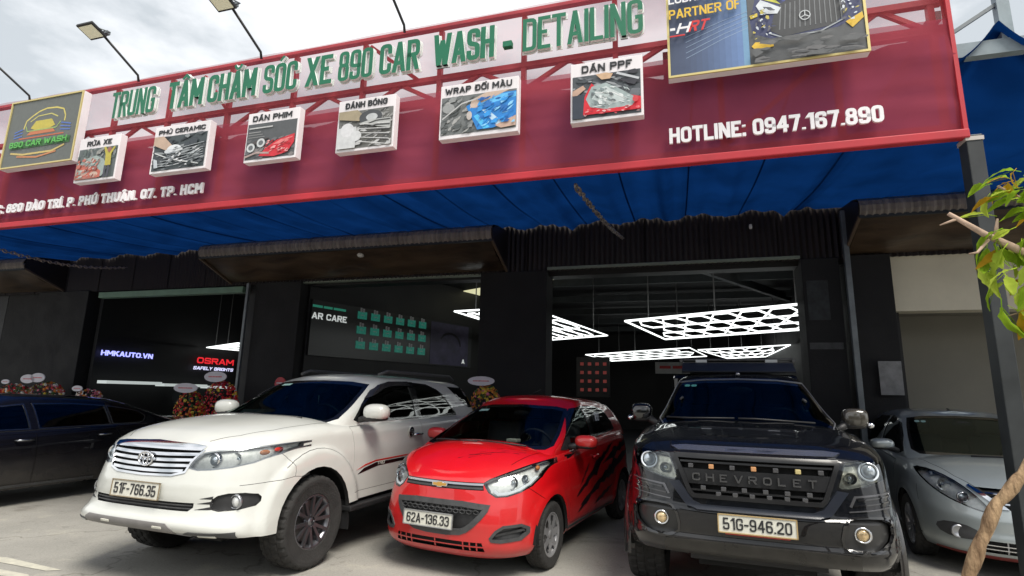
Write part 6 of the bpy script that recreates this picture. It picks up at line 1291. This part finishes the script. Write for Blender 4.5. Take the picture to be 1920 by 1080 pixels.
    q = MB(); ellips(q, (-.98, 0, 1.765), (.03, .022, .018)); q.build('roof_light', M_satin, root)
    MB().box((.35, 0, .40), (.6, .9, .10)).build('skid_plate', M_pl, root)
    return root
black_pickup()
# ---------------------------------------------------------------- silver sedan
def silver_sedan():
    root = car_root('silver_sedan', 4.939, 5.707, -113.3, 'silver grey sedan with almond headlight, half hidden by the grey steel post')
    P = paintmat('silver_car_paint', (.40, .45, .46), dirt=.10, rough=.34, metal=.4)
    sp = dict(xf=[(0, .735), (.06, .80), (.18, .84), (.3, .845), (.42, .835), (.55, .835), (.7, .81), (.85, .775), (.94, .745), (1, .69)],
              lf=[(0, .78), (.5, .86), (1, .92)], nf=[(0, 2.8), (.5, 2.6), (1, 2.35)], w=[(0, .79), (.15, .82), (.5, .845), (.75, .84), (.9, .82), (1, .775)], xr=[(0, -3.45), (1, -3.4)], lr=.5,
              zb=[(-4, .24), (.2, .20), (.8, .165)], zt=[(-4, 1.0), (-2.5, .965), (-1, .93), (-.3, .915), (0, .905), (.25, .865), (.5, .805), (.75, .755)],
              crown=[(-4, .05), (-.2, .085), (.2, .085), (.5, .055), (.69, 0)], ck=2.8, flare=[(0, .295, .345, .42, .012)], rows=[i/32 for i in range(33)], ns=70,
              gh=dict(xf=[(0, .16), (.14, .0), (.5, -.48), (.85, -.95), (.93, -1.08), (1, -1.24)], lf=[(0, .36), (1, .28)], nf=[(0, 2.6), (1, 2.6)], w=[(0, .765), (.2, .73), (.6, .66), (.86, .575), (.94, .53), (1, .46)],
                      xr=[(0, -3.35), (.5, -3.05), (1, -2.65)], lr=.3, zr=[(-4, 1.25), (-3, 1.31), (-2.5, 1.39), (-1.9, 1.425), (-1.3, 1.40), (-1, 1.36), (0, 1.25)], crown=[(-4, .03), (-1.2, .03)], ns=60, rows=[i/24 for i in range(25)]))
    S = Shell(sp)
    hl = smoothpoly([(.36, .555), (.39, .635), (.47, .735), (.56, .82), (.66, .872), (.765, .885), (.768, .82), (.72, .73), (.64, .655), (.54, .605), (.44, .57)], 1)
    for sd_ in (1, -1):
        lamp(S, root, hl if sd_ > 0 else mir(hl), 'f', sd_, [(.46, sd_*.62, .755, .06, 'bowl'), (.58, sd_*.52, .665, .038, 'proj')], .05, ((.40, sd_*.68, .83), (.03, .02, .02), M_bulb), reflm=MATS['bright_reflector'])
        xx = S.fx(sd_*.60, .375)+.004; m = MB().lathe([(.055, -.02), (.060, .0), (.048, .008), (.040, .0), (.0, -.004)], 24, 'x', (xx, sd_*.60, .375)); m.build('fog_lamp', M_satin, root)
        fg = smoothpoly([(.44, .35), (.50, .43), (.66, .455), (.74, .41), (.70, .335), (.55, .315)], 1); fp = fg if sd_ > 0 else mir(fg); S.patch('fog_lamp_housing', fp, 'f', M_plg, root, -.002+.004, .006, ok=lambda c, n: n.x > .02)
        q = [(.455, .775), (.475, .765), (.30, .60), (.24, .60), (.26, .622)]; S.patch('grille_chrome', q if sd_ > 0 else mir(q), 'f', M_chrome, root, .012, .02)
    gr = [(-.43, .765), (.43, .765), (.27, .60), (-.27, .60)]; S.hole(gr, 'f', rim=.03); o = S.patch('grille', inset(gr, -.003), 'f', M_shut, root, -.03, 0)
    for z0 in (.64, .68, .72): S.patch('grille_bar', [(-.25-(z0-.6), z0), (.25+(z0-.6), z0), (.25+(z0-.6), z0+.012), (-.25-(z0-.6), z0+.012)], 'f', M_chrome, o, .0, .015)
    li = [(-.46, .235), (.46, .235), (.44, .335), (-.44, .335)]; S.hole(li, 'f', rim=.03); o = S.patch('low_intake', inset(li, -.003), 'f', M_shut, root, -.03, 0)
    for z0 in (.262, .295): S.patch('intake_bar', [(-.44, z0), (.44, z0), (.44, z0+.008), (-.44, z0+.008)], 'f', M_chrome, o, .0, .012)
    for y0 in (-.3, -.1, .1, .3): S.patch('intake_rib', [(y0, .235), (y0+.01, .235), (y0+.01, .335), (y0, .335)], 'f', M_satin, o, -.003, .012)
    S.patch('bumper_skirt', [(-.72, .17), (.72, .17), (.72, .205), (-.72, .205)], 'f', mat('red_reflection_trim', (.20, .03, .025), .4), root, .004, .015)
    for sg_ in (1, -1): S.gapline([(.66, sg_*.40), (.45, sg_*.52), (.15, sg_*.63), (-.10, sg_*.68)], 't', root, .005)
    fw = [(-.52, .965), (-.45, .985), (-.75, 1.13), (-1.05, 1.26), (-1.30, 1.325), (-1.52, 1.345), (-1.54, .985)]; rw = [(-1.62, .985), (-1.61, 1.345), (-2.1, 1.335), (-2.5, 1.24), (-2.85, 1.08), (-2.80, 1.02)]
    for v, sd_ in (('l', 1), ('r', -1)):
        d = S.panel('front_door', [(-.46, .30), (-.46, .885), (-1.55, .93), (-1.58, .30)], v, P, root)
        MB().tube([(-1.38, sd_*.84, .82), (-1.40, sd_*.865, .825), (-1.50, sd_*.865, .83), (-1.52, sd_*.84, .83)], .012).build('door_handle', P, d)
        S.panel('rear_door', [(-1.60, .30), (-1.57, .93), (-2.75, .96), (-2.70, .72), (-2.45, .62), (-2.25, .45), (-2.2, .30)], v, P, root)
        S.gapline([(.34, .58), (.30, .66), (.28, .72)], v, root)
        for w_, nm in ((fw, 'front_side_window'), (rw, 'rear_side_window')):
            S.hole(inset(w_, .006), v, True, .01); o = S.patch(nm, inset(w_, .004), v, G_side, root, -.003, 0, True); S.patch('window_frame', inset(w_, -.010), v, M_gloss, o, .003, .006, True, holes=[inset(w_, .010)])
        mirror(root, (-.36, sd_*.935, 1.055), (.085, .115, .062), sd_, P, True, (-.42, sd_*.78, .98))
    open_cabin(S, -.15, -2.6, .58)
    ws = [(-.62, .975), (.62, .975), (.665, 1.01), (.62, 1.12), (.565, 1.24), (.51, 1.335), (.35, 1.36), (0, 1.37), (-.35, 1.36), (-.51, 1.335), (-.565, 1.24), (-.62, 1.12), (-.665, 1.01)]
    S.hole(ws, 'f', True, .01); o = S.patch('windscreen', inset(ws, .002), 'f', G_ws, root, -.002, 0, True); S.patch('screen_border', ws, 'f', M_gloss, o, -.001, 0, True, holes=[inset(ws, .024)])
    for a in (-.46, -.40): S.patch('screen_sticker', smoothpoly([(a, 1.285), (a+.05, 1.29), (a+.05, 1.312), (a, 1.307)], 1), 'f', mat('sticker_pale', (1, 1, 1)), o, .001, 0, True)
    arch(S, root, 0, .295, .345, .84); arch(S, root, -2.6, .295, .345, .84)
    S.finish(root, P)
    for sx, sd_ in ((0, 1), (0, -1), (-2.6, 1), (-2.6, -1)): wheel(root, sx, sd_*.745, .295, .185, .195, 8, M_satin, sd_)
    cabin(root, -.02, .50, .72, .975, 1, xs=(-1.0,))
    wiper(root, [(.02, .5, .985), (.0, .1, 1.0), (.03, -.25, .995)]); m = MB(); ellips(m, (-1.0, 0, 1.28), (.02, .10, .03)); m.build('rear_view_mirror', M_plg, root)
    MB().tube([(-1.3, 0, 1.42), (-1.5, 0, 1.455)], .006, 5).build('aerial', M_pl, root)
    return root
silver_sedan()
# ---------------------------------------------------------------- black sedan
def black_sedan():
    root = car_root('black_sedan', -7.45, 6.2, -110, 'long black sedan with chrome edged side windows, cut off by the left picture edge')
    P = paintmat('black_sedan_paint', (.006, .006, .009), dirt=.25, rough=.25)
    sp = dict(xf=[(0, .80), (.2, .88), (.6, .88), (.9, .82), (1, .74)], lf=[(0, .8), (1, .9)], nf=[(0, 2.8), (1, 2.4)], w=[(0, .84), (.15, .88), (.35, .905), (.6, .915), (.75, .915), (.80, .905), (.92, .885), (1, .84)], xr=[(0, -4.1), (1, -4.1)], lr=.6,
              zb=[(-5, .22), (1, .20)], zt=[(-5, .98), (-3.5, .97), (-2, .925), (-.8, .90), (0, .88), (.9, .75)], crown=[(-5, .04), (0, .08), (.74, 0)], ck=2.8, rows=[i/26 for i in range(27)], ns=60,
              gh=dict(xf=[(0, .1), (.5, -.55), (.9, -1.05), (1, -1.25)], lf=[(0, .36), (1, .28)], nf=[(0, 2.6), (1, 2.6)], w=[(0, .83), (.2, .80), (.6, .73), (.86, .655), (.94, .61), (1, .52)],
                      xr=[(0, -3.95), (.5, -3.45), (.9, -3.0), (1, -2.85)], lr=.45, zr=[(-5, 1.10), (-3.6, 1.17), (-3, 1.26), (-2.4, 1.32), (-1.6, 1.34), (-1, 1.30), (0, 1.15)], crown=[(-5, .03), (-1, .035)], ns=60, rows=[i/24 for i in range(25)]))
    S = Shell(sp); M_dc = mat('dull_chrome', (.30, .31, .33), .25, metal=1)
    fw = [(-.35, .93), (-.75, 1.10), (-1.05, 1.205), (-1.44, 1.25), (-1.50, .935)]; rw = [(-1.60, .935), (-1.54, 1.252), (-2.0, 1.252), (-2.46, 1.222), (-2.52, .955)]; qw = [(-2.55, .957), (-2.49, 1.218), (-2.75, 1.18), (-2.98, 1.13), (-3.06, 1.06), (-3.02, .99), (-2.95, .965)]
    for v, sd_ in (('l', 1),):
        d = S.panel('front_door', [(-.42, .28), (-.42, .86), (-1.535, .885), (-1.56, .28)], v, P, root); d2 = S.panel('rear_door', [(-1.57, .28), (-1.545, .885), (-2.55, .915), (-2.66, .75), (-2.45, .58), (-2.40, .28)], v, P, root)
        for x in (-1.30,): MB().tube([(x, sd_*.905, .80), (x-.02, sd_*.945, .81), (x-.18, sd_*.945, .812), (x-.2, sd_*.905, .80)], .014).build('door_handle', M_dc, d)
        MB().tube([(-2.30, sd_*.905, .82), (-2.32, sd_*.945, .83), (-2.46, sd_*.945, .832), (-2.48, sd_*.905, .82)], .014).build('door_handle', M_dc, d2)
        for w_, nm in ((fw, 'front_side_window'), (rw, 'rear_side_window'), (qw, 'quarter_window')):
            okk = lambda c, n: c.y > .2 and n.y > .05
            S.hole(inset(w_, .006), v, True, .01, ok=okk); o = S.patch(nm, inset(w_, .004), v, G_side, root, -.003, 0, True, ok=okk); S.patch('window_frame', inset(w_, -.007), v, M_dc, o, .004, .006, True, holes=[inset(w_, .010)], ok=okk)
        S.patch('belt_trim', [(-.3, .895), (-3.05, .945), (-3.05, .957), (-.3, .907)], v, M_dc, root, .006, .008, ok=lambda c, n: c.y > .2 and n.y > -.2)
        S.patch('sill_trim', [(-.45, .235), (-2.35, .235), (-2.35, .262), (-.45, .262)], v, M_plg, root, .006, .014)
    open_cabin(S, -.2, -2.8, .64)
    MB().box((-1.3, 0, .45), (4.4, 1.5, .3)).build('underbody', M_shut, root)
    for wx in (0, -3.05): arch(S, root, wx, .33, .375, .91)
    S.finish(root, P)
    for sx, sd_ in ((0, 1), (0, -1), (-3.05, 1), (-3.05, -1)): wheel(root, sx, sd_*.80, .33, .22, .225, 10, M_satin, sd_)
    cabin(root, -.2, .50, .8, .93, 1, xs=(-1.2, -2.2))
    return root
black_sedan()
